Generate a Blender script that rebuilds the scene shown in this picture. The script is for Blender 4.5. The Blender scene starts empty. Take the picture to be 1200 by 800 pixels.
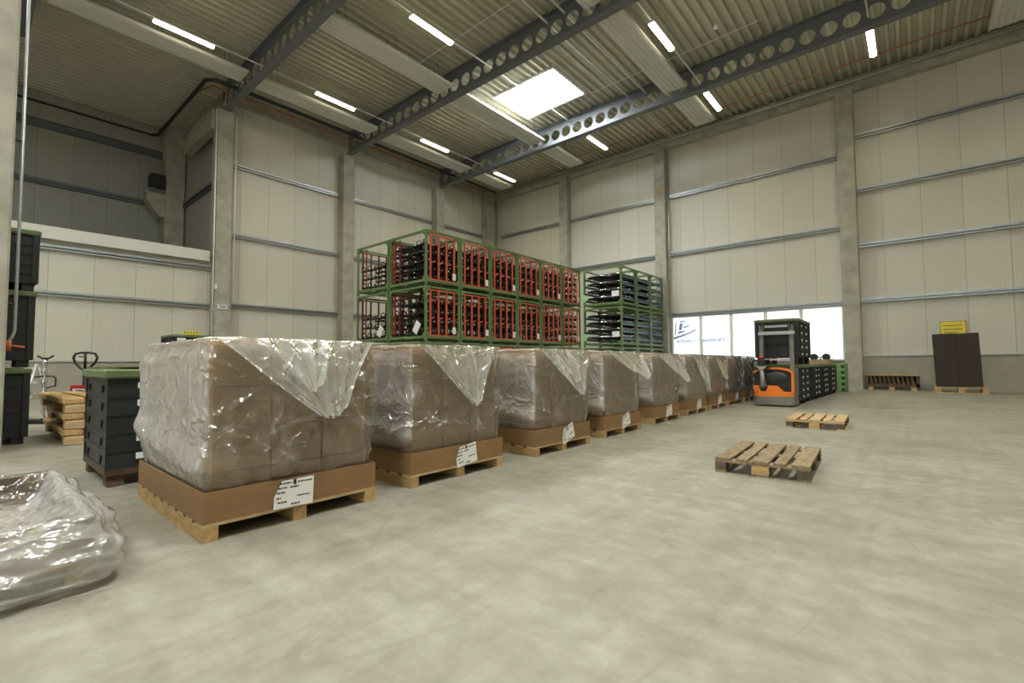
import bpy, math, random
from mathutils import Vector, Matrix, noise
PI = math.pi
scn = bpy.context.scene
COL = scn.collection

# ------------------------------------------------------------------ camera, world, exposure
cd = bpy.data.cameras.new('camera')
cam = bpy.data.objects.new('camera', cd)
COL.objects.link(cam)
scn.camera = cam
cd.sensor_width = 36.0
cd.lens = 552.4 / 1200 * 36.0
cd.clip_end = 200
_yaw, _pit, _rol = math.radians(40.676), math.radians(2.667), math.radians(-.29)
_F = Vector((-math.sin(_yaw) * math.cos(_pit), math.cos(_yaw) * math.cos(_pit), math.sin(_pit)))
_R0 = Vector((math.cos(_yaw), math.sin(_yaw), 0)); _U0 = _R0.cross(_F)
_R = _R0 * math.cos(_rol) + _U0 * math.sin(_rol); _U = _R.cross(_F)
M = Matrix((_R, _U, -_F)).transposed().to_4x4()
M.translation = (0, 0, 1.08)
cam.matrix_world = M

w = bpy.data.worlds.new('world'); scn.world = w; w.use_nodes = True
w.node_tree.nodes['Background'].inputs[0].default_value = (.75, .85, 1, 1)
w.node_tree.nodes['Background'].inputs[1].default_value = .6
scn.view_settings.view_transform = 'Standard'
scn.view_settings.look = 'None'
scn.view_settings.gamma = 1
scn.view_settings.use_curve_mapping = False
scn.view_settings.exposure = -.16
LAMP, LAMP_W, SKYL, WIND = 15.0, 60.0, 50.0, 1.12          # lamp tubes, roof light, side windows
LAMP_COL = (1.0, .93, .66)

# ------------------------------------------------------------------ helpers
def lk(o): COL.objects.link(o); return o

class MB:
    """collects shapes for ONE mesh"""
    def __init__(s): s.v = []; s.f = []; s.mi = []; s.sm = []; s.cur = 0; s.smooth = False
    def add(s, vs, fs):
        b = len(s.v); s.v += [tuple(p) for p in vs]
        for f in fs: s.f.append(tuple(b + i for i in f)); s.mi.append(s.cur); s.sm.append(s.smooth)
        return s
    def mat(s, i): s.cur = i; return s
    def box(s, x0, x1, y0, y1, z0, z1, T=None):
        vs = [Vector((x, y, z)) for z in (z0, z1) for y in (y0, y1) for x in (x0, x1)]
        if T is not None: vs = [T @ p for p in vs]
        sm, s.smooth = s.smooth, False
        s.add(vs, [(0, 2, 3, 1), (4, 5, 7, 6), (0, 1, 5, 4), (2, 6, 7, 3), (0, 4, 6, 2), (1, 3, 7, 5)])
        s.smooth = sm; return s
    def cbox(s, x0, x1, y0, y1, z0, z1, c=.01):
        """box with chamfered vertical edges and top edge"""
        def loop(i, z): return [(x0 + i + c, y0 + i, z), (x1 - i - c, y0 + i, z), (x1 - i, y0 + i + c, z), (x1 - i, y1 - i - c, z), (x1 - i - c, y1 - i, z), (x0 + i + c, y1 - i, z), (x0 + i, y1 - i - c, z), (x0 + i, y0 + i + c, z)]
        vs = loop(c, z0) + loop(0, z0 + c) + loop(0, z1 - c) + loop(c, z1)
        fs = [tuple(range(7, -1, -1)), tuple(range(24, 32))]
        for k in range(3):
            for i in range(8): fs.append((k * 8 + i, k * 8 + (i + 1) % 8, k * 8 + 8 + (i + 1) % 8, k * 8 + 8 + i))
        return s.add(vs, fs)
    def tube(s, pts, r, n=8, caps=True, closed=False):
        pts = [Vector(p) for p in pts]; N = len(pts)
        rings = []; prev = None
        for i, p in enumerate(pts):
            if closed: d = pts[(i + 1) % N] - pts[i - 1]
            else: d = pts[min(i + 1, N - 1)] - pts[max(i - 1, 0)]
            d.normalize()
            if prev is None:
                a = Vector((0, 0, 1)) if abs(d.z) < .9 else Vector((1, 0, 0))
                u = d.cross(a).normalized()
            else:
                u = (prev - d * prev.dot(d)); u = u.normalized() if u.length > 1e-6 else d.orthogonal().normalized()
            prev = u; v = d.cross(u)
            rr = r[i] if isinstance(r, (list, tuple)) else r
            rings.append([p + (u * math.cos(2 * PI * k / n) + v * math.sin(2 * PI * k / n)) * rr for k in range(n)])
        vs = [q for g in rings for q in g]; fs = []
        for i in range(N if closed else N - 1):
            j = (i + 1) % N
            for k in range(n): fs.append((i * n + k, i * n + (k + 1) % n, j * n + (k + 1) % n, j * n + k))
        sm, s.smooth = s.smooth, True
        s.add(vs, fs); s.smooth = False
        if caps and not closed: 
            b = len(s.v) - len(vs)
            s.f.append(tuple(b + k for k in range(n - 1, -1, -1))); s.mi.append(s.cur); s.sm.append(False)
            s.f.append(tuple(b + (N - 1) * n + k for k in range(n))); s.mi.append(s.cur); s.sm.append(False)
        s.smooth = sm; return s
    def prism(s, poly, y0, y1, axis='y', T=None):
        """poly in the plane (a,b); extruded along axis: y -> (a,y,b), x -> (x,a,b), z -> (a,b,z)"""
        def P(a, b, t): return {'y': (a, t, b), 'x': (t, a, b), 'z': (a, b, t)}[axis]
        n = len(poly)
        vs = [Vector(P(a, b, y0)) for a, b in poly] + [Vector(P(a, b, y1)) for a, b in poly]
        if T is not None: vs = [T @ p for p in vs]
        fs = [tuple(range(n)), tuple(range(2 * n - 1, n - 1, -1))] + [(i, (i + 1) % n + 0, n + (i + 1) % n, n + i) for i in range(n)]
        return s.add(vs, fs)
    def build(s, name, mats, parent=None, fix=True, bevel=0):
        me = bpy.data.meshes.new(name)
        me.from_pydata(s.v, [], s.f)
        for m in (mats if isinstance(mats, (list, tuple)) else [mats]): me.materials.append(m)
        me.polygons.foreach_set('material_index', s.mi)
        me.polygons.foreach_set('use_smooth', s.sm)
        if getattr(s, 'fold', None):
            at = me.attributes.new('fold', 'FLOAT', 'POINT'); at.data.foreach_set('value', s.fold)
        me.update()
        if fix:
            import bmesh
            bm = bmesh.new(); bm.from_mesh(me); bmesh.ops.recalc_face_normals(bm, faces=bm.faces); bm.to_mesh(me); bm.free()
        o = lk(bpy.data.objects.new(name, me))
        if parent is not None: o.parent = parent
        if bevel:
            b = o.modifiers.new('bevel', 'BEVEL'); b.width = bevel; b.segments = 2; b.limit_method = 'ANGLE'; b.angle_limit = .7
        return o

def thing(name, label, cat, loc=(0, 0, 0), rz=0.0, group=None):
    o = lk(bpy.data.objects.new(name, None)); o.empty_display_size = .1
    o.location = loc; o.rotation_euler = (0, 0, rz); return tag(o, label, cat, group)
def tag(o, label, cat, group=None):
    o['label'] = label; o['category'] = cat
    if group: o['group'] = group
    return o
def struct(name, mb, m, **k):
    o = mb.build(name, m, **k); o['kind'] = 'structure'; return o
def copy_tree(o, parent=None):
    c = o.copy(); lk(c); c.parent = parent
    for ch in list(KIDS(o)): copy_tree(ch, c)
    return c
def KIDS(o): return [x for x in o.children]
def dup(o, loc, rz=0.0, label=None, group=None, cat=None):
    c = copy_tree(o); c.location = loc; c.rotation_euler = (0, 0, rz)
    if label: c['label'] = label
    if group: c['group'] = group
    if cat: c['category'] = cat
    return c

# ------------------------------------------------------------------ materials
def mat(name, col, rough=.5, metal=0.0, noise_amt=0.0, nscale=8.0, bump=0.0, bscale=40.0, rand=0.0, emit=None, stretch=None, coat=0.0, nd=4.0, spec=None):
    m = bpy.data.materials.new(name); m.use_nodes = True; nt = m.node_tree; N = nt.nodes; L = nt.links
    p = N['Principled BSDF']; p.inputs['Roughness'].default_value = rough; p.inputs['Metallic'].default_value = metal
    c4 = (*col, 1); p.inputs['Base Color'].default_value = c4
    if coat: p.inputs['Coat Weight'].default_value = coat
    if spec is not None: p.inputs['Specular IOR Level'].default_value = spec
    if emit: p.inputs['Emission Color'].default_value = (*emit[0], 1); p.inputs['Emission Strength'].default_value = emit[1]
    src = None
    if noise_amt or bump:
        tc = N.new('ShaderNodeTexCoord'); mp = N.new('ShaderNodeMapping'); L.new(tc.outputs['Object'], mp.inputs[0])
        if stretch: mp.inputs['Scale'].default_value = stretch
    if noise_amt:
        n = N.new('ShaderNodeTexNoise'); n.inputs['Scale'].default_value = nscale; n.inputs['Detail'].default_value = nd; n.inputs['Roughness'].default_value = .6
        L.new(mp.outputs[0], n.inputs[0])
        r = N.new('ShaderNodeValToRGB'); r.color_ramp.elements[0].position = .3; r.color_ramp.elements[1].position = .7
        r.color_ramp.elements[0].color = (*[x * (1 - noise_amt) for x in col], 1); r.color_ramp.elements[1].color = (*[min(1, x * (1 + noise_amt)) for x in col], 1)
        L.new(n.outputs['Fac'], r.inputs[0]); src = r.outputs[0]
    if rand:
        oi = N.new('ShaderNodeObjectInfo'); mr = N.new('ShaderNodeMapRange'); mr.inputs['To Min'].default_value = 1 - rand; mr.inputs['To Max'].default_value = 1 + rand
        L.new(oi.outputs['Random'], mr.inputs[0])
        hv = N.new('ShaderNodeHueSaturation'); L.new(mr.outputs[0], hv.inputs['Value'])
        if src: L.new(src, hv.inputs['Color'])
        else: hv.inputs['Color'].default_value = c4
        src = hv.outputs[0]
    if src: L.new(src, p.inputs['Base Color'])
    if bump:
        n2 = N.new('ShaderNodeTexNoise'); n2.inputs['Scale'].default_value = bscale; n2.inputs['Detail'].default_value = 3
        L.new(mp.outputs[0], n2.inputs[0])
        b = N.new('ShaderNodeBump'); b.inputs['Strength'].default_value = bump; b.inputs['Distance'].default_value = .01
        L.new(n2.outputs['Fac'], b.inputs['Height']); L.new(b.outputs[0], p.inputs['Normal'])
    return m

def panel_mat(name, axis, col=(.575, .555, .465), off=0.0, pitch=1.16):
    """sandwich wall panel: fine vertical ribs and a joint every panel"""
    m = mat(name, col, .42); nt = m.node_tree; N = nt.nodes; L = nt.links; p = N['Principled BSDF']
    tc = N.new('ShaderNodeTexCoord'); sx = N.new('ShaderNodeSeparateXYZ'); L.new(tc.outputs['Object'], sx.inputs[0])
    def mth(op, a, b=None, c=None):
        n = N.new('ShaderNodeMath'); n.operation = op
        for i, q in enumerate((a, b, c)):
            if q is None: continue
            if isinstance(q, (int, float)): n.inputs[i].default_value = q
            else: L.new(q, n.inputs[i])
        return n.outputs[0]
    u = mth('ADD', sx.outputs[axis], off + 100 * pitch)
    fr = mth('FRACT', mth('DIVIDE', u, pitch))
    j = mth('LESS_THAN', mth('ABSOLUTE', mth('SUBTRACT', fr, .5)), .006)
    rib = mth('PINGPONG', u, .05)
    rib = mth('MINIMUM', mth('MULTIPLY', rib, 60), 1.6)
    h = mth('SUBTRACT', mth('MULTIPLY', rib, .34), mth('MULTIPLY', j, 1.2))
    b = N.new('ShaderNodeBump'); b.inputs['Strength'].default_value = .55; b.inputs['Distance'].default_value = .012
    L.new(h, b.inputs['Height']); L.new(b.outputs[0], p.inputs['Normal'])
    # each panel of a slightly different batch colour; shade in the joint groove painted dark
    fl = mth('FLOOR', mth('ADD', mth('DIVIDE', u, pitch), .5)); wn = N.new('ShaderNodeTexWhiteNoise'); wn.noise_dimensions = '1D'; L.new(fl, wn.inputs['W'])
    mr = N.new('ShaderNodeMapRange'); mr.inputs['To Min'].default_value = .96; mr.inputs['To Max'].default_value = 1.03; L.new(wn.outputs[0], mr.inputs[0])
    hs = N.new('ShaderNodeHueSaturation'); hs.inputs['Color'].default_value = (*col, 1); L.new(mr.outputs[0], hs.inputs['Value'])
    mx = N.new('ShaderNodeMix'); mx.data_type = 'RGBA'; L.new(j, mx.inputs[0]); L.new(hs.outputs[0], mx.inputs[6]); mx.inputs[7].default_value = (col[0] * .5, col[1] * .5, col[2] * .5, 1)
    L.new(mx.outputs[2], p.inputs['Base Color'])
    return m

def floor_mat():
    m = mat('polished_concrete_floor', (.42, .40, .33), .4); nt = m.node_tree; N = nt.nodes; L = nt.links; p = N['Principled BSDF']
    tc = N.new('ShaderNodeTexCoord')
    def nz(sc, det, scale=(1, 1, 1), rot=0.0, dist=0.0):
        mp = N.new('ShaderNodeMapping'); mp.inputs['Scale'].default_value = scale; mp.inputs['Rotation'].default_value = (0, 0, rot); L.new(tc.outputs['Object'], mp.inputs[0])
        n = N.new('ShaderNodeTexNoise'); n.inputs['Scale'].default_value = sc; n.inputs['Detail'].default_value = det; n.inputs['Distortion'].default_value = dist; L.new(mp.outputs[0], n.inputs[0]); return n.outputs['Fac']
    def ramp(s, els):
        r = N.new('ShaderNodeValToRGB'); e = r.color_ramp.elements
        e[0].position, e[0].color = els[0][0], (*els[0][1], 1); e[1].position, e[1].color = els[-1][0], (*els[-1][1], 1)
        for q in els[1:-1]: k = e.new(q[0]); k.color = (*q[1], 1)
        L.new(s, r.inputs[0]); return r.outputs[0]
    def mixc(f, a, b, mode='MIX'):
        n = N.new('ShaderNodeMix'); n.data_type = 'RGBA'; n.blend_type = mode
        if isinstance(f, (int, float)): n.inputs[0].default_value = f
        else: L.new(f, n.inputs[0])
        L.new(a, n.inputs[6])
        if isinstance(b, tuple): n.inputs[7].default_value = (*b, 1)
        else: L.new(b, n.inputs[7])
        return n.outputs[2]
    base = ramp(nz(.7, 8, dist=.4), [(.30, (.355, .333, .26)), (.5, (.405, .387, .315)), (.68, (.455, .44, .375))])
    fine = ramp(nz(7, 8), [(.3, (.86, .86, .85)), (.7, (1.08, 1.08, 1.08))])
    c = mixc(1.0, base, fine, 'MULTIPLY'); c = mixc(1.0, c, (.68, .68, .675), 'MULTIPLY')
    sweep = ramp(nz(2.2, 6, (.35, 2.2, 1), .5, .6), [(.40, (.90, .89, .86)), (.6, (1.06, 1.06, 1.07))])
    c = mixc(.8, c, sweep, 'MULTIPLY')
    sweep2 = ramp(nz(1.6, 6, (3.0, .3, 1), -.3, .8), [(.42, (.91, .90, .87)), (.6, (1.05, 1.05, 1.06))])
    c = mixc(.7, c, sweep2, 'MULTIPLY')
    c = mixc(.9, c, ramp(nz(3.5, 10, (1, 1, 1), .2, 1.5), [(.35, (.90, .895, .87)), (.5, (1.0, 1.0, 1.0)), (.65, (1.07, 1.07, 1.08))]), 'MULTIPLY')
    c = mixc(.8, c, ramp(nz(30, 6), [(.3, (.93, .93, .92)), (.7, (1.05, 1.05, 1.05))]), 'MULTIPLY')
    # tyre scuffs: thin dark curved lines
    for rot, sc, th in ((.25, .55, .0035), (1.1, .42, .0028), (-.5, .35, .0022)):
        s = nz(sc, 1, (1, .25, 1), rot, 1.2)
        a = N.new('ShaderNodeMath'); a.operation = 'SUBTRACT'; L.new(s, a.inputs[0]); a.inputs[1].default_value = .5
        a2 = N.new('ShaderNodeMath'); a2.operation = 'ABSOLUTE'; L.new(a.outputs[0], a2.inputs[0])
        a3 = N.new('ShaderNodeMath'); a3.operation = 'LESS_THAN'; L.new(a2.outputs[0], a3.inputs[0]); a3.inputs[1].default_value = th
        g = N.new('ShaderNodeMath'); g.operation = 'MULTIPLY'; L.new(a3.outputs[0], g.inputs[0])
        br = ramp(nz(1.7, 4), [(.48, (0, 0, 0)), (.62, (.45, .45, .45))]); L.new(br, g.inputs[1])
        c = mixc(g.outputs[0], c, (.20, .185, .15))
    spots = ramp(nz(11, 2), [(.0, (1, 1, 1)), (.20, (1, 1, 1)), (.215, (0, 0, 0))])
    c = mixc(spots, c, (.16, .13, .09))
    L.new(c, p.inputs['Base Color'])
    r = N.new('ShaderNodeMapRange'); r.inputs['To Min'].default_value = .38; r.inputs['To Max'].default_value = .62; L.new(nz(1.3, 5), r.inputs[0]); L.new(r.outputs[0], p.inputs['Roughness'])
    b = N.new('ShaderNodeBump'); b.inputs['Strength'].default_value = .08; b.inputs['Distance'].default_value = .01; L.new(nz(20, 4), b.inputs['Height']); L.new(b.outputs[0], p.inputs['Normal'])
    return m

def film_mat(name, lo, hi, gloss_rough=.16, tint=(.93, .93, .90), bd=.014):
    """thin polyethylene film: mostly clear, milkier at grazing angles, shiny"""
    m = bpy.data.materials.new(name); m.use_nodes = True; nt = m.node_tree; N = nt.nodes; L = nt.links
    for n in list(N): N.remove(n)
    out = N.new('ShaderNodeOutputMaterial')
    tr = N.new('ShaderNodeBsdfTransparent'); tr.inputs[0].default_value = (.97, .97, .96, 1)
    df = N.new('ShaderNodeBsdfDiffuse'); df.inputs[0].default_value = (*tint, 1)
    tl = N.new('ShaderNodeBsdfTranslucent'); tl.inputs[0].default_value = (*tint, 1)
    mdt = N.new('ShaderNodeMixShader'); mdt.inputs[0].default_value = .45; L.new(df.outputs[0], mdt.inputs[1]); L.new(tl.outputs[0], mdt.inputs[2])
    lw = N.new('ShaderNodeLayerWeight'); lw.inputs[0].default_value = .5
    pw = N.new('ShaderNodeMath'); pw.operation = 'POWER'; L.new(lw.outputs['Facing'], pw.inputs[0]); pw.inputs[1].default_value = 2.2
    mr = N.new('ShaderNodeMapRange'); mr.inputs['To Min'].default_value = lo; mr.inputs['To Max'].default_value = hi; L.new(pw.outputs[0], mr.inputs[0])
    at = N.new('ShaderNodeAttribute'); at.attribute_name = 'fold'  # extra opacity: doubled folds, plus bright streaks and haze painted in
    ad = N.new('ShaderNodeMath'); ad.operation = 'ADD'; ad.use_clamp = True; L.new(mr.outputs[0], ad.inputs[0]); L.new(at.outputs['Fac'], ad.inputs[1])
    m1 = N.new('ShaderNodeMixShader'); L.new(ad.outputs[0], m1.inputs[0]); L.new(tr.outputs[0], m1.inputs[1]); L.new(mdt.outputs[0], m1.inputs[2])
    gl = N.new('ShaderNodeBsdfGlossy'); gl.inputs['Roughness'].default_value = gloss_rough; gl.inputs[0].default_value = (1, 1, 1, 1)
    fr = N.new('ShaderNodeFresnel'); fr.inputs[0].default_value = 1.6
    fm = N.new('ShaderNodeMath'); fm.operation = 'MULTIPLY_ADD'; L.new(fr.outputs[0], fm.inputs[0]); fm.inputs[1].default_value = 1.0; fm.inputs[2].default_value = .06
    fm.use_clamp = True
    m2 = N.new('ShaderNodeMixShader'); L.new(fm.outputs[0], m2.inputs[0]); L.new(m1.outputs[0], m2.inputs[1]); L.new(gl.outputs[0], m2.inputs[2])
    L.new(m2.outputs[0], out.inputs[0])
    tc = N.new('ShaderNodeTexCoord'); nz = N.new('ShaderNodeTexNoise'); nz.inputs['Scale'].default_value = 9; nz.inputs['Detail'].default_value = 5; nz.inputs['Distortion'].default_value = 1.5
    L.new(tc.outputs['Object'], nz.inputs[0])
    # sharp crumple lines: distorted cell edges at two sizes
    nd_ = N.new('ShaderNodeTexNoise'); nd_.inputs['Scale'].default_value = 2.5; nd_.inputs['Detail'].default_value = 3; L.new(tc.outputs['Object'], nd_.inputs[0])
    va = N.new('ShaderNodeVectorMath'); va.operation = 'MULTIPLY_ADD'; L.new(nd_.outputs['Color'], va.inputs[0]); va.inputs[1].default_value = (.5, .5, .5); L.new(tc.outputs['Object'], va.inputs[2])
    hs = []
    for sc, amp, wd in ((2.6, 1.0, .06), (6.0, .5, .07)):
        v = N.new('ShaderNodeTexVoronoi'); v.feature = 'DISTANCE_TO_EDGE'; v.inputs['Scale'].default_value = sc; L.new(va.outputs[0], v.inputs['Vector'])
        q = N.new('ShaderNodeMapRange'); q.inputs['From Min'].default_value = 0; q.inputs['From Max'].default_value = wd; q.inputs['To Min'].default_value = amp; q.inputs['To Max'].default_value = 0; L.new(v.outputs['Distance'], q.inputs[0]); hs.append(q.outputs[0])
    a1 = N.new('ShaderNodeMath'); a1.operation = 'ADD'; L.new(hs[0], a1.inputs[0]); L.new(hs[1], a1.inputs[1])
    a2 = N.new('ShaderNodeMath'); a2.operation = 'ADD'; L.new(a1.outputs[0], a2.inputs[0]); L.new(nz.outputs['Fac'], a2.inputs[1])
    b = N.new('ShaderNodeBump'); b.inputs['Strength'].default_value = .75; b.inputs['Distance'].default_value = bd; L.new(a2.outputs[0], b.inputs['Height'])
    for n in (df, gl, tl): L.new(b.outputs[0], n.inputs['Normal'])
    return m

MT = dict(
    floor=floor_mat(),
    panel_x=panel_mat('cream_wall_panel_along_x', 0, off=.28), panel_y=panel_mat('cream_wall_panel_along_y', 1, off=.0, pitch=1.17),
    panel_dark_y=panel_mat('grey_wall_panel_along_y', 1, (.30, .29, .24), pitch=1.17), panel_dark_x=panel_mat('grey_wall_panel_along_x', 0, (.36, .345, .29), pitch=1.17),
    concrete=mat('grey_concrete', (.36, .34, .275), .8, noise_amt=.22, nscale=2.2, bump=.25, bscale=30, nd=8, rand=.04),
    plinth=mat('pale_concrete_plinth', (.34, .32, .26), .8, noise_amt=.10, nscale=2.0, bump=.15, bscale=30, nd=8),
    deck=mat('galvanised_roof_deck', (.54, .52, .41), .45, .2, noise_amt=.05, nscale=1.5),
    beam=mat('blue_grey_painted_steel', (.135, .145, .155), .45, .1),
    galv=mat('galvanised_steel', (.42, .45, .45), .38, .7, noise_amt=.10, nscale=6),
    white_metal=mat('white_painted_metal', (.62, .61, .55), .45),
    white=mat('white_plastic', (.8, .8, .77), .45),
    paper=mat('white_paper', (.80, .79, .76), .7), ink=mat('black_ink', (.02, .02, .02), .6),
    card=mat('brown_cardboard', (.25, .142, .060), .75, noise_amt=.10, nscale=5, bump=.08, bscale=60, stretch=(1, 1, 4), rand=.06),
    carton=mat('light_brown_carton', (.43, .262, .108), .75, noise_amt=.08, nscale=4, rand=.08),
    wood=mat('fresh_pine_wood', (.44, .285, .12), .65, noise_amt=.30, nscale=6, stretch=(1, 6, 6), rand=.12, bump=.1),
    wood_y=mat('fresh_pine_wood_along', (.45, .32, .165), .65, noise_amt=.28, nscale=6, stretch=(6, 1, 6), rand=.12, bump=.1),
    wood_old=mat('weathered_pallet_wood', (.225, .165, .095), .75, noise_amt=.45, nscale=5, stretch=(6, 1, 6), rand=.18, bump=.25, nd=8),
    wood_dark=mat('dark_weathered_block', (.11, .08, .055), .8, noise_amt=.4, nscale=7, rand=.2, bump=.2),
    wood_brown=mat('brown_stained_wood', (.085, .05, .03), .7, noise_amt=.3, nscale=6, rand=.15),
    board=mat('dark_brown_board', (.036, .025, .019), .75, noise_amt=.08, nscale=3, stretch=(60, 60, 1)),
    black=mat('black_plastic', (.013, .014, .014), .6, noise_amt=.2, nscale=5, rand=.12),
    blackp=mat('dark_grey_plastic', (.021, .024, .024), .45, noise_amt=.2, nscale=6, rand=.12),
    lid=mat('olive_green_plastic', (.115, .155, .062), .5, noise_amt=.15, nscale=5, rand=.06),
    green=mat('green_painted_steel', (.125, .20, .075), .45, noise_amt=.2, nscale=9, rand=.08),
    lgreen=mat('light_green_plastic', (.22, .40, .14), .5, rand=.1),
    red=mat('orange_red_painted_steel', (.62, .10, .045), .5),
    dred=mat('dark_red_painted_steel', (.16, .018, .014), .45),
    blue=mat('petrol_blue_painted_steel', (.045, .115, .15), .45),
    tube=mat('black_lacquered_tube', (.012, .012, .013), .22, coat=.4),
    chrome=mat('bright_chrome', (.75, .76, .78), .15, 1.0),
    orange=mat('orange_lacquer', (.82, .20, .015), .3, coat=.5, noise_amt=.04),
    truckgrey=mat('grey_truck_steel', (.20, .195, .17), .42, .3, noise_amt=.2, nscale=5),
    tiller=mat('light_grey_cast_metal', (.42, .42, .40), .35, .4),
    rubber=mat('black_rubber', (.012, .012, .012), .6),
    redp=mat('red_plastic', (.45, .015, .015), .35),
    yellow=mat('yellow_sign_face', (.80, .62, .05), .5),
    copper=mat('orange_pipe_paint', (.45, .12, .04), .45),
    paleg=mat('pale_green_tag', (.30, .75, .25), .5),
    pipe_dark=mat('dark_drain_pipe', (.02, .02, .02), .4),
    steelrust=mat('brown_rusty_steel', (.10, .06, .035), .6, .4, noise_amt=.4),
    tubeglow=mat('lamp_diffuser_glow', (.9, .9, .8), .5, emit=(LAMP_COL, LAMP)),
    skyglow=mat('opal_roof_light', (.9, .9, .9), .4, emit=((.93, .97, 1.0), SKYL)),
    winglow=mat('frosted_daylight_pane', (.85, .88, .92), .35, emit=((.90, .95, 1.0), WIND)),
    backglow=mat('far_daylight_pane', (.85, .88, .92), .35, emit=((.93, .97, 1.0), 2.2)),
    bluegrey_print=mat('blue_grey_print', (.22, .33, .44), .5, emit=((.20, .30, .42), .35)),
    film=film_mat('clear_polyethylene_film', .06, .55),
    bagfilm=film_mat('loose_film_bag', .30, .88, bd=.007),
    flap=film_mat('doubled_polyethylene_film', .34, .85, .2),
)
rnd = random.Random(7)

# ------------------------------------------------------------------ the hall
XL, YB, XR, YN, XA = -22.0, 23.75, 14.0, -12.0, -28.2
ZD = 12.8
mb = MB(); mb.box(XA - .3, XR + .3, YN - .3, YB + .3, -.2, 0); struct('floor', mb, MT['floor'])

# roof deck: trapezoid ribs along Y, with the opening of the roof light
SK = (-13.72, -10.55, 14.85, 17.22)
def deck(openings):
    mb = MB(); p = .31; x = XA - .2; prof = []
    while x < XR + .3:
        prof += [(x, ZD), (x + .10, ZD), (x + .135, ZD + .13), (x + .275, ZD + .13)]; x += p
    ys = sorted({YN - .2, YB + .2} | {q for o in openings for q in o[2:]})
    for y0, y1 in zip(ys, ys[1:]):
        for (xa, za), (xb, zb) in zip(prof, prof[1:]):
            if any(xb > o[0] and xa < o[1] and y0 >= o[2] - 1e-6 and y1 <= o[3] + 1e-6 for o in openings): continue
            mb.add([(xa, y0, za), (xb, y0, zb), (xb, y1, zb), (xa, y1, za)], [(0, 1, 2, 3)])
    return mb
SKY = [SK, (-1.6, 1.6, 2.0, 4.4), (-13.7, -10.5, -5, -2.6), (-1.6, 1.6, -8, -5.6)]  # first is the roof light in view; the others are unseen, added for daylight
struct('ceiling', deck(SKY), MT['deck'], fix=False)
for i, (x0, x1, y0, y1) in enumerate(SKY):
    mb = MB(); mb.box(x0 - .3, x1 + .3, y0 - .3, y1 + .3, ZD + .55, ZD + .6)
    o = struct('window_%d' % (i + 2), mb, MT['white_metal'])
    mb = MB()
    for a in ((x0 - .03, x0, y0, y1), (x1, x1 + .03, y0, y1), (x0, x1, y0 - .03, y0), (x0, x1, y1, y1 + .03)): mb.box(a[0], a[1], a[2], a[3], ZD - .05, ZD + .55)
    mb.box(x0 - .07, x0 + .04, y0 - .07, y1 + .07, ZD - .06, ZD - .03).box(x1 - .04, x1 + .07, y0 - .07, y1 + .07, ZD - .06, ZD - .03)
    mb.box(x0 + .04, x1 - .04, y0 - .07, y0 + .04, ZD - .06, ZD - .03).box(x0 + .04, x1 - .04, y1 - .04, y1 + .07, ZD - .06, ZD - .03)
    mb.build('window_frame', MT['white'], o)
    mb = MB(); mb.box(x0 + .01, x1 - .01, y0 + .01, y1 - .01, ZD, ZD + .03); mb.build('opal_pane', MT['skyglow'], o)

# walls
def wall(name, segs, m): 
    mb = MB()
    for s in segs: mb.box(*s)
    return struct(name, mb, m)
WX0, WX1, WZ0, WZ1 = -9.53, -2.25, 1.15, 3.42
wall('wall_back', [(XL - .2, WX0, YB, YB + .2, 1.32, 13.2), (WX1, XR + .3, YB, YB + .2, 1.32, 13.2), (WX0, WX1, YB, YB + .2, WZ1, 13.2)], MT['panel_x'])
wall('wall_plinth_back', [(XL - .2, XR + .3, YB - .06, YB + .2, 0, 1.30) if False else (XL - .2, WX0, YB - .06, YB + .2, 0, 1.30), (WX1, XR + .3, YB - .06, YB + .2, 0, 1.30), (WX0, WX1, YB - .06, YB + .2, 0, WZ0)], MT['plinth'])
wall('wall_left', [(XL - .2, XL, 6.9, YB, 1.22, 13.2), (XL - .2, XL, YN, 6.9, 1.22, 5.75)], MT['panel_y'])
wall('wall_plinth_left', [(XL - .2, XL + .06, YN, YB, 0, 1.20)], MT['plinth'])
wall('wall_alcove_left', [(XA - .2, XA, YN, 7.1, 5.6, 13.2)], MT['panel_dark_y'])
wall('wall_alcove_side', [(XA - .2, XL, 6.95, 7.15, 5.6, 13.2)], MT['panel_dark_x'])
wall('wall_right', [(XR, XR + .2, YN, YB, 0, 13.2)], MT['panel_y'])
wall('wall_near', [(XA - .2, XR + .2, YN - .2, YN, 0, 13.2)], MT['panel_x'])
wall('trim_1', [(XL - .45, XL + .28, YN, 6.40, 5.30, 5.72)], MT['white_metal'])          # pale fascia above the lower wall
wall('ceiling_alcove_ledge', [(XA, XL - .45, YN, 7.0, 5.55, 5.70)], MT['concrete'])
wall('trim_2', [(XL, XL + .10, 7.2, YB, 1.20, 1.235), (XL, XL + .10, YN, 6.4, 1.20, 1.235)], MT['galv'])
wall('trim_3', [(-1.6, XR, YB - .10, YB, 1.30, 1.335), (XL, WX0, YB - .10, YB, 1.30, 1.335)], MT['galv'])
# daylight opening in the wall behind the camera (panes of a big hall door)
mb = MB(); mb.box(-6, 6, YN, YN + .03, .3, 5.5); o = struct('window_6', mb, MT['white_metal'])
mb = MB(); [mb.box(-5.9 + k * 2, -5.9 + k * 2 + 1.8, YN + .03, YN + .05, .4, 5.4) for k in range(6)]; mb.build('daylight_pane', MT['backglow'], o)

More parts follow.
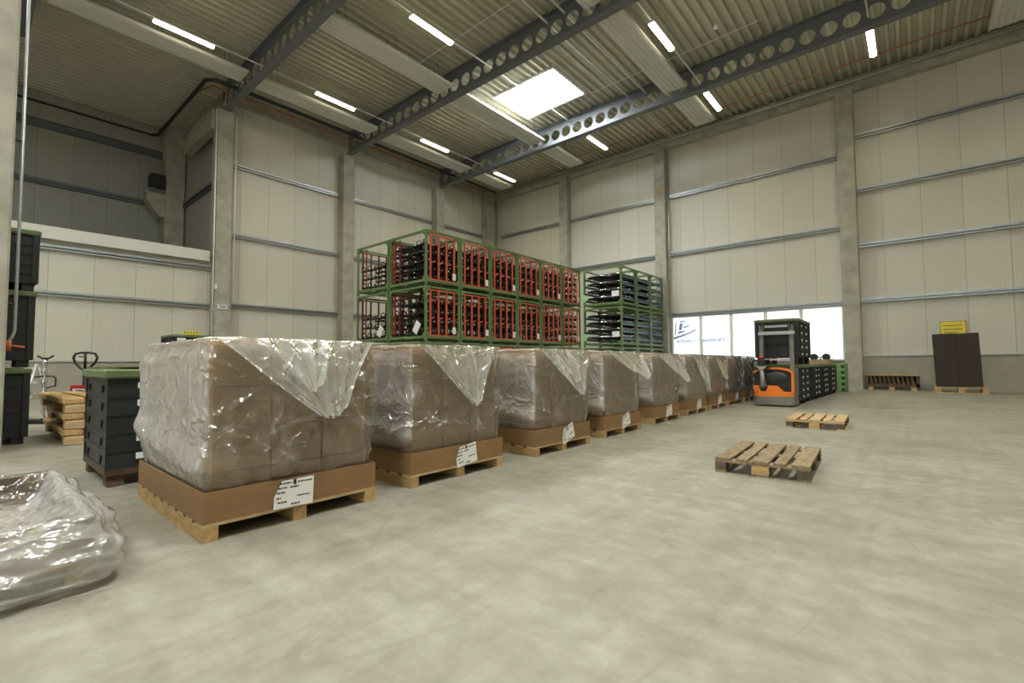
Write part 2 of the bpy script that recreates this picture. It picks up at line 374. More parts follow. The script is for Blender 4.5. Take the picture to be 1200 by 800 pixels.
# strip window in the back wall
wo = MB()
mull = [-9.53, -8.07, -6.66, -5.18, -3.78, -2.25]
wo.box(WX0, WX1, YB - .02, YB + .08, WZ1 - .06, WZ1).box(WX0, WX1, YB - .02, YB + .08, WZ0, WZ0 + .06)
for x in mull: wo.box(x - .075, x + .075, YB - .03, YB + .08, WZ0, WZ1)
win = struct('window_1', wo, MT['white'])
for a, b in zip(mull, mull[1:]):
    mb = MB(); mb.box(a + .075, b - .075, YB + .02, YB + .04, WZ0 + .06, WZ1 - .06); mb.build('frosted_pane', MT['winglow'], win)
mb = MB(); mb.box(WX0 - .05, WX1 + .05, YB - .16, YB, WZ0 - .04, WZ0); mb.build('window_sill', MT['galv'], win)
# print on the first two panes: the hauliers' picture mark and lettering
def text_mesh(body, size, m, name, parent, loc, rot, ext=.002):
    cu = bpy.data.curves.new(name, 'FONT'); cu.body = body; cu.size = size; cu.extrude = ext; cu.offset = .008; cu.align_x = 'LEFT'
    t = lk(bpy.data.objects.new(name, cu)); bpy.context.view_layer.update()
    me = bpy.data.meshes.new_from_object(t.evaluated_get(bpy.context.evaluated_depsgraph_get()))
    bpy.data.objects.remove(t); o = lk(bpy.data.objects.new(name, me)); me.materials.clear(); me.materials.append(m)
    o.parent = parent; o.location = loc; o.rotation_euler = rot; return o
text_mesh('ATION + TRANSPORT', .235, MT['bluegrey_print'], 'window_lettering', win, (-9.30, YB + .012, 2.08), (PI / 2, 0, 0))
mb = MB()
sw = [(-9.46, 2.38), (-9.1, 2.48), (-8.6, 2.62), (-8.28, 2.80), (-8.35, 2.66), (-8.8, 2.46), (-9.2, 2.33), (-9.46, 2.26)]
mb.prism(sw, YB + .008, YB + .014)
mb.prism([(-9.40, 2.50), (-9.34, 2.50), (-9.30, 3.12), (-9.36, 3.12)], YB + .008, YB + .014)
mb.prism([(-9.30, 2.52), (-8.92, 2.62), (-8.86, 2.72), (-9.2, 2.66)], YB + .008, YB + .014)
mb.prism([(-9.2, 2.70), (-9.02, 2.74), (-8.98, 3.08), (-9.14, 3.06)], YB + .008, YB + .014)
mb.prism([(-9.12, 3.10), (-8.82, 3.16), (-8.80, 3.22), (-9.12, 3.18)], YB + .008, YB + .014)
mb.prism([(-8.95, 2.80), (-8.66, 2.90), (-8.62, 2.97), (-8.95, 2.90)], YB + .008, YB + .014)
mb.build('window_picture_mark', MT['bluegrey_print'], win)

# girts: galvanised channels on the walls
def girt_y(x, y0, y1, z, name, label, sgn=1, m='galv', h=.15):
    a, b = (x, x + .14 * sgn) if sgn > 0 else (x - .14, x)
    mb = MB(); mb.box(a, b, y0, y1, z - .012, z).box(a, b, y0, y1, z + h, z + h + .012)
    mb.box(a, a + .012, y0, y1, z, z + h); mb.box(b - .012, b, y0, y1, z + h * .55, z + h); mb.box(b - .012, b, y0, y1, z, z + .03)
    return tag(mb.build(name, MT[m]), label, 'wall rail')
def girt_x(y, x0, x1, z, name, label, m='galv', h=.15):
    mb = MB(); mb.box(x0, x1, y - .14, y, z - .012, z).box(x0, x1, y - .14, y, z + h, z + h + .012)
    mb.box(x0, x1, y - .012, y, z, z + h); mb.box(x0, x1, y - .14, y - .128, z + h * .55, z + h); mb.box(x0, x1, y - .14, y - .128, z, z + .03)
    return tag(mb.build(name, MT[m]), label, 'wall rail')
CL = [6.83, 12.45, 18.5]
bays = [(7.1, 12.18), (12.72, 18.2), (18.8, 22.45)]
bn = ['the first full-height bay of the left wall', 'the second full-height bay of the left wall', 'the narrow bay beside the far corner, left wall']
for (a, b), n in zip(bays, bn):
    for z, zn in ((3.52, 'lowest'), (6.52, 'middle'), (9.52, 'highest')):
        girt_y(XL, a, b, z, 'wall_rail', '%s galvanised wall rail in %s' % (zn, n))
for z, zn in ((3.42, 'lower'), (4.98, 'upper')):
    girt_y(XL, YN + .2, 6.5, z, 'wall_rail', '%s galvanised wall rail below the pale fascia at left' % zn)
girt_y(XA, YN + .2, 6.4, 8.85, 'wall_rail', 'dull grey rail across the dark wall above the pale fascia', m='beam', h=.22)
girt_y(XA, YN + .2, 6.4, 11.3, 'wall_rail', 'dull grey rail under the roof edge of the dark recess', m='beam', h=.22)
girt_x(6.95, -27.4, XL - .5, 8.85, 'wall_rail', 'short dull rail on the side wall of the dark recess', m='beam', h=.22)
CB = [-15.93, -9.88, -1.95, 6.05, 13.6]
for a, b, zs, n in ((-21.2, -16.2, (6.6, 9.6), 'the corner bay of the back wall'), (-15.65, -10.15, (6.6, 9.6), 'the bay behind the blue-barred crates'), (-9.6, -2.2, (3.44, 6.58, 9.58), 'the window bay'),
                    (-1.7, 5.8, (3.47, 5.72, 8.0, 10.25), 'the last bay on the right')):
    for z, zn in zip(zs, ('lowest', 'second', 'third', 'highest')):
        girt_x(YB, a, b, z, 'wall_rail', '%s galvanised wall rail in %s' % (zn, n))

# concrete columns and edge beams
def column(x, y, label, hx=.28, hy=.28, z1=12.75, name='concrete_column', holes=True):
    mb = MB(); c = .025
    P = [(x - hx + c, y - hy), (x + hx - c, y - hy), (x + hx, y - hy + c), (x + hx, y + hy - c), (x + hx - c, y + hy), (x - hx + c, y + hy), (x - hx, y + hy - c), (x - hx, y - hy + c)]
    mb.prism(P, 0, z1, 'z')
    return tag(mb.build(name, MT['concrete']), label, 'column')
for y, n in zip(CL, ('tall concrete column with white conduit at the edge of the dark recess', 'second tall concrete column from the left on the left wall', 'third concrete column of the left wall, under the end of the farthest roof beam')):
    column(XL + .22, y, n, .28, .31, 11.68)
column(XL + .22, 22.9, 'concrete column in the far corner of the hall', .3, .42)
for x, n in zip(CB, ('slim concrete column behind the red-barred crates on the back wall', 'concrete column beside the crates with blue bars', 'wide concrete column between the window and the yellow sign')):
    column(x, YB - .2, n, .29, .25, 12.3)
column(-27.6, 6.5, 'dark concrete column with corbel in the recess at upper left', .35, .4)
# near left column
column(-8.83, -.02, 'nearest concrete column, cut by the left edge of the picture', .25, .36, 12.75)
wall('trim_4', [(XL, XR + .3, YB - .28, YB, 12.2, 12.75)], MT['concrete'])
wall('trim_5', [(XL - .2, XL + .12, 6.9, YB, 12.25, 12.75)], MT['concrete'])
wall('trim_6', [(-25.6, XL + .1, 6.4, 6.7, 10.9, 11.75)], MT['concrete'])
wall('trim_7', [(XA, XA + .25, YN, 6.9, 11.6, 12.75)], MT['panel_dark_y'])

# castellated roof beams
def beam(y, x0, x1, label, hx0):
    mb = MB(); zb, zt = 11.7, 12.74; t = .008
    mb.box(x0, x1, y - .15, y + .15, zb, zb + .03).box(x0, x1, y - .15, y + .15, zt - .03, zt)
    z0, z1, zc, r, p = zb + .03, zt - .03, 12.19, .245, .62; n = 24
    k0 = math.ceil((x0 + .5 - hx0) / p); xs = []
    k = k0
    while hx0 + k * p < x1 - .4: xs.append(hx0 + k * p); k += 1
    mb.box(x0, xs[0] - p / 2, y - t, y + t, z0, z1).box(xs[-1] + p / 2, x1, y - t, y + t, z0, z1)
    for xc in xs:
        ring = [(xc + r * math.cos(2 * PI * i / n), zc + r * math.sin(2 * PI * i / n)) for i in range(n)]
        out = []
        for i in range(n):
            a = 2 * PI * i / n; c, s_ = math.cos(a), math.sin(a)
            tx = (p / 2) / abs(c) if abs(c) > 1e-6 else 1e9; tz = ((z1 - zc) if s_ > 0 else (zc - z0)) / abs(s_) if abs(s_) > 1e-6 else 1e9
            q = min(tx, tz); out.append((xc + c * q, zc + s_ * q))
        for sg in (-t, t):
            vs = [(a, y + sg, b) for a, b in ring] + [(a, y + sg, b) for a, b in out]
            mb.add(vs, [(i, (i + 1) % n, n + (i + 1) % n, n + i) for i in range(n)])
            for sx in (-1, 1):
                for (zz) in (z0, z1):
                    # corner triangle left open between the last radial points
                    pts = sorted(((a, b) for a, b in out), key=lambda q: (q[0] - (xc + sx * p / 2)) ** 2 + (q[1] - zz) ** 2)[:2]
                    mb.add([(xc + sx * p / 2, y + sg, zz), (pts[0][0], y + sg, pts[0][1]), (pts[1][0], y + sg, pts[1][1])], [(0, 1, 2)])
        mb.add([(a, y - t, b) for a, b in ring] + [(a, y + t, b) for a, b in ring], [(i, (i + 1) % n, n + (i + 1) % n, n + i) for i in range(n)])
    return tag(mb.build('steel_roof_beam', MT['beam'], fix=False), label, 'roof beam')
beam(6.83, -21.6, 13.9, 'blue-grey roof beam with round holes, nearest to the camera at upper left', -6.21)
beam(12.45, -21.6, 13.9, 'long blue-grey roof beam with round holes, left of the bright roof light', -6.21)
beam(18.5, -21.6, 13.9, 'long blue-grey roof beam with round holes, right of the bright roof light', -6.21)
beam(.9, -21.6, 13.9, 'blue-grey roof beam overhead', -6.21)
beam(-5.1, -21.6, 13.9, 'blue-grey roof beam behind the camera', -6.21)

# radiant ceiling panels (pale corrugated strips) between the beams
def rad_panel(xc, y0, y1, label):
    z = 12.0; w_ = .425; t = thing('ceiling_heating_panel', label, 'heating panel', (xc, y0, z), 0, 'pale heating panels under the roof')
    mb = MB(); n = 5; L_ = y1 - y0
    for i in range(n):
        a = -w_ + 2 * w_ * i / n; b = -w_ + 2 * w_ * (i + 1) / n; g = .03
        mb.prism([(a, .0), (a + g, -.025), (b - g, -.025), (b, .0)], 0, L_)
    mb.build('panel_sheet', MT['white_metal'], t)
    mb = MB(); mb.box(-w_ - .02, -w_, 0, L_, -.01, .09).box(w_, w_ + .02, 0, L_, -.01, .09)
    for i in range(4): 
        yy = .4 + (L_ - .8) * i / 3; mb.box(-w_, w_, yy - .02, yy + .02, .02, .06)
    mb.build('edge_strip', MT['white_metal'], t)
    for i in range(3):
        yy = .6 + (L_ - 1.2) * i / 2
        mb = MB(); mb.tube([(-w_ + .05, yy, .05), (-w_ + .2, yy, .8)], .008, 5).tube([(w_ - .05, yy, .05), (w_ - .2, yy, .8)], .008, 5)
        mb.build('hanger', MT['rubber'], t)
    mb = MB()
    for ye, s in ((0, -1), (L_, 1)):
        for k in range(5): mb.tube([(-w_ + .12 + k * .155, ye, .045), (-w_ + .12 + k * .155, ye + s * .05, .045)], .03, 8)
    mb.build('pipe_end', MT['rubber'], t)
    return t
for xc, cn in ((-19.05, 'row nearest the left wall'), (-13.95, 'middle row'), (-7.0, 'row right of the roof light'), (2.6, 'row at the far right')):
    for y0, y1, rn in ((1.3, 6.62), (7.1, 12.2), (12.75, 18.25), (18.8, 21.75)) and ((1.3, 6.62, 'nearest span'), (7.1, 12.2, 'second span'), (12.75, 18.25, 'third span'), (18.8, 21.75, 'span against the back wall')):
        if y0 < 2 and xc > -15 and xc < 0: continue
        rad_panel(xc, y0, y1, 'pale heating panel under the roof, %s, %s' % (cn, rn))

# strip lamps on their trunking
def lamp(x, y, label):
    t = thing('strip_lamp', label, 'ceiling lamp', (x, y, 12.0), 0, 'strip lamps under the roof')
    mb = MB(); mb.box(-.098, .098, .0, 1.72, .035, .10); mb.build('lamp_housing', MT['white'], t)
    mb = MB(); mb.prism([(-.10, .035), (-.10, .0), (-.05, -.03), (.05, -.03), (.10, .0), (.10, .035)], .02, 1.70); mb.build('lamp_diffuser', MT['tubeglow'], t)
    ld = bpy.data.lights.new('lamp_light', 'AREA'); ld.shape = 'RECTANGLE'; ld.size = .17; ld.size_y = 1.6; ld.energy = LAMP_W; ld.color = LAMP_COL; ld.spread = math.radians(128)
    lo = lk(bpy.data.objects.new('lamp_light', ld)); lo.parent = t; lo.location = (0, .86, -.034)
    mb = MB(); mb.tube([(0, .3, .1), (0, .3, .75)], .006, 5).tube([(0, 1.4, .1), (0, 1.4, .75)], .006, 5); mb.build('hanger', MT['galv'], t)
rows = [(-18.03, 'left-hand row', (-7.1, -1.75, 3.58, 8.92, 14.25, 19.55)), (-11.72, 'row through the roof light', (-7.1, -1.75, 3.5, 8.84, 14.1, 19.4)), (-6.15, 'row right of the roof light', (-7.1, -1.75, 3.5, 8.8, 14.12, 19.32)), (-.83, 'rightmost row in view', (-7.1, -1.75, 3.5, 8.8, 14.1, 19.2)), (5.0, 'row beyond the right edge', (-1.75, 3.5, 8.8, 14.1, 19.2)), (10.5, 'row far to the right', (-1.75, 8.8, 19.2))]
pn = ['sixth from the back wall', 'fifth from the back wall', 'fourth from the back wall', 'third from the back wall', 'second from the back wall', 'nearest the back wall']
for x, rn, ys in rows:
    for k, y in enumerate(ys): lamp(x, y, 'glowing strip lamp in the %s, %s' % (rn, pn[6 - len(ys) + k]))
    mb = MB()
    ys2 = list(ys) + [23.2]; yprev = YN + .3
    mb.tube([(x, YN + .3, 12.13), (x, 21.3, 12.13)], .028, 8)
    tag(mb.build('lamp_trunking', MT['white']), 'white conduit line of the lamps, %s' % rn, 'conduit')

# pipes and conduits under the roof
def pipe(name, pts, r, m, label, cat='pipe'):
    mb = MB(); mb.tube(pts, r, 8); return tag(mb.build(name, MT[m]), label, cat)
pipe('roof_conduit', [(-9.05, YN + 1, 12.5), (-9.05, 22.9, 12.5)], .035, 'white', 'thick white conduit right of the roof light, the left of two', 'conduit')
pipe('roof_conduit', [(-8.35, YN + 1, 12.5), (-8.35, 22.9, 12.5)], .035, 'white', 'thick white conduit right of the roof light, the right of two', 'conduit')
pipe('roof_conduit', [(-7.75, YN + 1, 12.62), (-7.75, 22.9, 12.62)], .022, 'white', 'thinner white conduit right of the two thick roof conduits', 'conduit')
pipe('roof_conduit', [(-9.6, 12.7, 12.72), (-9.6, 18.3, 12.72)], .018, 'white', 'thin white conduit beside the roof light edge', 'conduit')
pipe('roof_conduit', [(-10.4, 17.38, 12.76), (-3.6, 17.38, 12.76)], .014, 'white', 'thin conduit crossing the roof ribs by the roof light', 'conduit')
pipe('roof_conduit', [(-15.5, 11.2, 12.76), (-9.2, 11.2, 12.76)], .014, 'white', 'thin conduit crossing the roof ribs before the middle beam', 'conduit')
pipe('sprinkler_pipe', [(XR - .3, 22.27, 12.74), (-17.2, 22.27, 12.74)], .022, 'copper', 'thin orange pipe along the back wall under the roof')
pipe('sprinkler_pipe', [(-21.09, 22.0, 12.3), (-21.09, 7.0, 12.22), (-21.09, 6.2, 12.3), (-22.6, 6.1, 12.6), (-27.8, 5.9, 12.6)], .03, 'copper', 'orange pipe along the left wall turning into the dark recess')
pipe('drain_pipe', [(-28.0, YN + .3, 12.3), (-28.0, 5.6, 12.3), (-27.7, 5.85, 12.3), (-20.8, 5.85, 12.25), (-20.47, 6.1, 12.22), (-20.47, 22.2, 12.19)], .075, 'pipe_dark', 'black drain pipe hung under the roof around the recess')
mb = MB(); mb.tube([(-20.6, 23.2, 12.48), (8, 23.2, 12.48)], .05, 10); tag(mb.build('back_wall_pipe', MT['galv']), 'long silver pipe along the top of the back wall', 'pipe')
pipe('column_conduit', [(-21.5 + .03, 6.47, .4), (-21.47, 6.47, 11.6)], .025, 'white', 'white conduit down the left edge of the recess column', 'conduit')
pipe('column_conduit', [(-21.42, 7.2, 3.6), (-21.42, 7.2, 11.6)], .02, 'white', 'thin white conduit down the right edge of the recess column', 'conduit')
pipe('column_conduit', [(-9.4, YB - .47, 1.2), (-9.4, YB - .47, 11.9)], .03, 'galv', 'silver conduit down the column beside the window', 'conduit')
t = thing('column_pipe', 'silver pipe with orange valve down the nearest column at left', 'pipe', (-9.05, .43, 0))
mb = MB(); mb.tube([(0, 0, 12.6), (0, 0, 1.55), (.0, -.02, 1.47), (0, -.05, 1.40)], .018, 8); mb.build('pipe_run', MT['galv'], t)
mb = MB(); [mb.tube([(0, 0, z), (0, -.1, z)], .015, 6) for z in (1.9, 4.1, 6.6, 9.2)]; mb.build('clamp', MT['rubber'], t)
mb = MB(); mb.tube([(0, -.05, 1.42), (0, -.05, 1.28)], .028, 8).tube([(0, -.05, 1.35), (0, .10, 1.33)], .016, 6); mb.build('valve', MT['copper'], t)
# corbel and black box on the recess column
mb = MB(); mb.prism([(5.4, 9.3), (6.095, 9.3), (6.095, 8.2), (5.9, 8.2), (5.4, 8.9)], -27.9, -27.3, 'x'); tag(mb.build('concrete_corbel', MT['concrete']), 'concrete corbel on the dark column in the recess', 'corbel')
t = thing('wall_speaker', 'small dark box bracketed beside the recess column', 'speaker box', (-27.3, 5.75, 9.4))
mb = MB(); mb.cbox(-.3, .3, -.28, .28, .12, .75, .03); mb.build('housing', MT['black'], t)
mb = MB(); mb.box(-.05, .05, -.3, .35, -.1, .12); mb.build('bracket', MT['beam'], t)
# small fittings
t = thing('notice_plate', 'small white plate strapped round the recess column', 'notice', (-21.48, 6.83, 3.45))
mb = MB(); mb.box(0, .03, -.17, .17, -.09, .09); mb.build('plate', MT['white'], t)
mb = MB(); [mb.box(.03, .032, -.12, .12, z, z + .02) for z in (-.05, .0, .04)]; mb.build('print', MT['ink'], t)
mb = MB(); [mb.tube([(.015, s * .17, z * .06), (.012, s * .30, z * .14)], .006, 5) for s in (-1, 1) for z in (-1, 1)]; mb.build('strap', MT['white'], t)
mb = MB(); mb.cbox(-21.5, -21.42, 6.52, 6.62, 4.15, 4.35, .01); tag(mb.build('thermostat', MT['white']), 'small white sensor box on the recess column', 'sensor')
mb = MB(); mb.tube([(-4.9, 16.6, 12.76), (-4.9, 16.6, 12.62)], .07, 12); tag(mb.build('smoke_detector', MT['white']), 'round white smoke detector on the roof right of the roof light', 'detector')
mb = MB(); mb.box(-10.05, -9.65, 23.27, 23.30, 9.9, 10.02); tag(mb.build('brass_plate', MT['wood']), 'small brown plate high on the column beside the crates', 'plate')

# yellow warning sign on the back wall
t = thing('warning_sign', 'yellow sign with black and yellow hazard border on the back wall', 'sign', (.67, YB - .03, 2.0))
mb = MB(); mb.box(0, .72, 0, .02, 0, .56); mb.build('sign_plate', MT['yellow'], t)
mb = MB()
for k in range(12):
    x = k * .06 + .005; mb.prism([(x, .53), (x + .03, .53), (x + .04, .56), (x + .01, .56)], -.003, 0); mb.prism([(x, .0), (x + .03, .0), (x + .04, .03), (x + .01, .03)], -.003, 0)
for k in range(9):
    z = k * .058 + .03; mb.prism([(0, z), (.03, z + .01), (.03, z + .04), (0, z + .03)], -.003, 0); mb.prism([(.69, z), (.72, z + .01), (.72, z + .04), (.69, z + .03)], -.003, 0)
mb.build('hazard_border', MT['ink'], t)
mb = MB()
for z, a, b in ((.38, .09, .62), (.24, .09, .60), (.12, .12, .5)):
    x = a
    while x < b:
        l = rnd.uniform(.02, .07); mb.box(x, min(x + l, b), -.003, 0, z, z + .035); x += l + .015
mb.build('sign_print', MT['ink'], t)

# ------------------------------------------------------------------ pallet loads under film
DX, DY = 1.58, 1.20          # depth (X) and width (Y) of a load; local origin: near front corner on the floor, load runs to -X and +Y
def stringer_pallet(label, loc, rz=0, group=None):
    t = thing('wooden_pallet', label, 'pallet', loc, rz, group)
    for y in (0, DY / 2 - .045, DY - .09):
        mb = MB(); mb.box(-DX, 0, y, y + .09, 0, .09); mb.build('stringer', MT['wood'], t)
    xs = [-.12 - k * (DX - .12) / 8 for k in range(9)]
    for k, x in enumerate(xs):
        mb = MB(); mb.box(x, x + .12, 0, DY, .0905, .11); mb.build('deck_board', MT['wood_y'], t)
    return t
def tray_mb(h=.19, fl=.012):
    mb = MB(); a = fl
    mb.box(-DX + .0, 0, 0, a, 0, h).box(-DX, 0, DY - a, DY, 0, h).box(-DX, -DX + a, a, DY - a, 0, h).box(-a, 0, a, DY - a, 0, h)
    mb.box(-DX + a, -a, a, DY - a, .002, .012)
    return mb
def label_sheet(parent, y, z, ang, seed):
    r = random.Random(seed); T = Matrix.Translation((.012, y, z)) @ Matrix.Rotation(ang, 4, 'X')
    mb = MB(); W, H = .27, .19
    P = [(0, .0), (W, .0), (W, H), (.05, H * .96), (0, .08)]
    mb.prism([(a - W / 2, b - H / 2) for a, b in P], 0, .003, 'x', T)
    mb.mat(1)
    for z0, spans in ((.065, ((-.10, -.02), (.02, .12))), (.035, ((-.11, -.05), (-.03, .03))), (.005, ((-.12, -.06),)), (-.03, ((-.12, -.09), (.02, .11))), (-.06, ((-.11, -.05),)), (-.08, ((-.02, .04),))):
        for a, b in spans:
            x = a
            while x < b: l = r.uniform(.008, .025); mb.box(.0035, .0045, x, min(b, x + l), z0, z0 + .010, T); x += l + .005
    mb.box(.0035, .0055, -.01, .01, .055, .09, T)
    return mb.build('shipping_label', [MT['paper'], MT['ink']], parent)

def make_creases(seed, n, per, zlo, zhi):
    r = random.Random(seed); out = []
    for _ in range(n):
        ang = r.choice((-1, 1)) * r.uniform(.25, 1.25) if r.random() < .75 else r.uniform(-.15, .15)
        out.append((r.uniform(0, per), r.uniform(zlo, zhi), ang if r.random() < .8 else PI / 2 + r.uniform(-.2, .2), r.uniform(.18, .75), r.uniform(.012, .042), r.uniform(.008, .030), r.uniform(-.9, .9)))
    return out
def film_shell(seed, res, zt=1.13, bulge=.05, ncr=90, z0=.05, big=9, fk=6.0):
    """draped bag; local z=0 is the tray floor. Returns mesh builder"""
    ins = .035; hx, hy = DX / 2 - ins, DY / 2 - ins; cx, cy = -DX / 2, DY / 2
    rc = .03; per_pts = []
    def side(ax, ay, bx, by, nx, ny):
        L_ = math.hypot(bx - ax, by - ay); n = max(2, int(L_ / res))
        for i in range(n): t = i / n; per_pts.append((ax + (bx - ax) * t, ay + (by - ay) * t, nx, ny, t))
    def corner(x, y, a0):
        for i in range(4): a = a0 + PI / 2 * i / 4; per_pts.append((x + rc * math.cos(a), y + rc * math.sin(a), math.cos(a), math.sin(a), 0))
    side(hx, -hy + rc, hx, hy - rc, 1, 0); corner(hx - rc, hy - rc, 0)
    side(hx - rc, hy, -hx + rc, hy, 0, 1); corner(-hx + rc, hy - rc, PI / 2)
    side(-hx, hy - rc, -hx, -hy + rc, -1, 0); corner(-hx + rc, -hy + rc, PI)
    side(-hx + rc, -hy, hx - rc, -hy, 0, -1); corner(hx - rc, -hy + rc, -PI / 2)
    n = len(per_pts); s = [0]
    for i in range(1, n): s.append(s[-1] + math.hypot(per_pts[i][0] - per_pts[i - 1][0], per_pts[i][1] - per_pts[i - 1][1]))
    P = s[-1] + res
    cr = make_creases(seed, ncr, P, .05, zt); rb = random.Random(seed * 3 + 1)
    for q in range(big): cr.append((rb.uniform(.05, 1.1), rb.uniform(.25, .9), rb.choice((-1, -1, 1)) * rb.uniform(.3, 1.1), rb.uniform(.4, .8), rb.uniform(.020, .040), rb.uniform(.005, .011), rb.uniform(-.6, .6)))
    nz = int((zt - z0) / res)
    mb = MB(); mb.smooth = True; V = []; mb.fold = FO = []
    def cd_(u, z):
        d = 0
        for (cu, cz, an, ln, am, wd, cv) in cr:
            du = u - cu
            if du > P / 2: du -= P
            elif du < -P / 2: du += P
            if abs(du) > ln or abs(z - cz) > ln: continue
            dz = z - cz; ca, sa = math.cos(an), math.sin(an); a = du * ca + dz * sa; b = -du * sa + dz * ca - cv * a * a
            if abs(a) < ln and abs(b) < wd * 5: d += am * math.exp(-abs(b) / wd) * (1 - (a / ln) ** 2)
        return d
    for j in range(nz + 1):
        z = z0 + (zt - z0) * j / nz; tz = j / nz
        for i, (x, y, nx, ny, tt) in enumerate(per_pts):
            env = min(1, (zt - z) / .10) * min(1, max(0, (z - .17) / .14))
            nn = noise.noise(Vector((x * 1.7 + seed, y * 1.7, z * 1.4))) * .5 + .5
            n2 = noise.noise(Vector((x * 5 + seed, y * 5, z * 4 + 3)))
            # soft vertical flutes where the film hangs free
            fl = (.022 if ny < -.5 else .010) * (math.sin((x + y) * 24 + 2.5 * nn) * .5 + .5) * min(1, max(0, (z - .4) / .4)) * env
            if ny < -.5: fl += .055 * math.exp(-((z - .42 + .10 * (x + .2)) / .10) ** 2) * env
            cc = cd_(s[i], z) * (.3 if ny < -.5 else 1); FO.append(min(.5, cc * fk * env) + .42 * max(0, ((1 if ny < -.5 else 0) * env)) * (.4 + .8 * nn))  # creases whitened as bright streaks; left side given its grazing haze evenly
            d = .006 + env * (bulge * nn * (1 - .45 * tz) * (1.5 if ny < 0 else 1) + .010 * n2 + cc + fl)
            V.append((cx + x + nx * d, cy + y + ny * d, z + .006 * n2 * (1 if j == nz else 0)))
    loops = [.995, .985, .96, .9, .8, .68, .55, .4, .25, .1]
    for q in loops:
        for i, (x, y, nx, ny, tt) in enumerate(per_pts):
            n2 = noise.noise(Vector((x * q * 3 + seed, y * q * 3, 9))) ; n3 = abs(noise.noise(Vector((x * q * 6, y * q * 6 + seed, 4))))
            FO.append(.45); V.append((cx + x * q, cy + y * q, zt + .012 + (.018 * n2 + .03 * n3) * (1 - q * .5)))
    rows_ = nz + 1 + len(loops); F = []
    for j in range(rows_ - 1):
        for i in range(n): F.append((j * n + i, j * n + (i + 1) % n, (j + 1) * n + (i + 1) % n, (j + 1) * n + i))
    c = len(V); V.append((cx, cy, zt + .02)); FO.append(.45); F += [((rows_ - 1) * n + i, (rows_ - 1) * n + (i + 1) % n, c) for i in range(n)]
    mb.add(V, F); return mb
def flap_mb(seed, ya, yb, ap_y, ap_z, zt=1.135, out=.05, tail=.05, k=6, res=64, x0=.0, reach=0.0, lift=.0):
    """fan of pleated film folded down over the front edge; apex at (ap_y, ap_z); local frame as the load"""
    r = random.Random(seed); ph = [r.uniform(0, 6.28) for _ in range(4)]; V = []; nt, ns = int(res * .75), res
    mb = MB(); mb.smooth = True; mb.fold = FO = []
    for j in range(nt + 1):
        t = j / nt; e = t ** .85
        for i in range(ns + 1):
            s = i / ns
            y = ya + (yb - ya) * s; z = zt + .01
            ay = ap_y + (s - .5) * tail * 2.2; az = ap_z + .045 * math.sin(s * PI) * -1 + .05 * s
            yy = y + (ay - y) * e; zz = z + (az - z) * t
            # boundary sag: the left edge hangs in a curve
            zz += .16 * (s - .22) * math.sin(t * PI) * (1 if s < .22 else .25)
            wv = math.sin(s * PI * k + ph[0] + 1.5 * t) * .55 + math.sin(s * PI * k * 2.1 + ph[1] - t * 2) * .3 + math.sin(s * PI * (k + 3) + ph[2]) * .3
            edge = math.exp(-min(s, 1 - s) / .03) * .3 + math.exp(-(1 - t) / .06) * .35; FO.append(edge + .25 * t + .22 * max(0, wv) ** 3)
            amp = .006 + out * (t ** .6) * (1 - .45 * t)
            x = x0 + .012 + amp * (wv + .95) * .62 + lift * math.sin(PI * t * .6) + .012 * t + reach * t * t
            x += .012 * noise.noise(Vector((yy * 9, zz * 9, seed))) * min(1, t * 4)
            V.append((x, yy, zz))
    F = [(j * (ns + 1) + i, j * (ns + 1) + i + 1, (j + 1) * (ns + 1) + i + 1, (j + 1) * (ns + 1) + i) for j in range(nt) for i in range(ns)]
    mb.add(V, F); return mb

carton_mesh = {}
def wrapped_load(label, loc, seed, res, shell=None, flap=None, cartons=(4, 3, 4), lab=(.62, .02, -.06), rz=0.0):
    t = thing('film_wrapped_load', label, 'wrapped load', loc, rz, 'film-wrapped carton loads in the long row')
    tr_ = tray_mb().build('cardboard_tray', MT['card'], t)
    nx, ny, nz = cartons; a, b, h = (DX - .11) / nx, (DY - .11) / ny, 1.09 / nz
    if cartons not in carton_mesh:
        mb = MB(); mb.cbox(.004, a - .004, .004, b - .004, .001, h - .003, .006); o = mb.build('carton', MT['carton']); carton_mesh[cartons] = o.data; bpy.data.objects.remove(o)
    r = random.Random(seed)
    for i in range(nx):
        for j in range(ny):
            for k in range(nz):
                if 0 < i < nx - 1 and 0 < j < ny - 1 and k < nz - 1: continue
                o = lk(bpy.data.objects.new('carton', carton_mesh[cartons])); o.parent = t
                o.location = (-DX + .055 + i * a, .055 + j * b, .014 + k * h)
    if shell is None: c = film_shell(seed, res, ncr=90 if res < .025 else 40, big=9 if res < .025 else 8, fk=6.0 if res < .025 else 5.5).build('film_cover', MT['film'], t, fix=False)
    else: c = lk(bpy.data.objects.new('film_cover', shell)); c.parent = t
    for n_, fk in enumerate(flap or ()):
        flap_mb(seed + n_, **fk).build('film_flap', MT['flap'], c, fix=False)
    label_sheet(tr_, lab[0], lab[1] + .10, lab[2], seed)
    return t, c
loads = [(-3.31, .97), (-3.37, 2.56), (-3.38, 4.33), (-3.45, 6.02), (-3.53, 7.88), (-3.58, 9.60), (-3.62, 11.13), (-3.64, 12.60), (-3.66, 14.1)]
onm = ['nearest and largest', 'second from the camera', 'third from the camera', 'fourth from the camera', 'fifth from the camera', 'sixth from the camera', 'seventh from the camera', 'eighth from the camera, beside the pallet truck', 'last, half hidden by the orange truck']
F_ = lambda **k: k
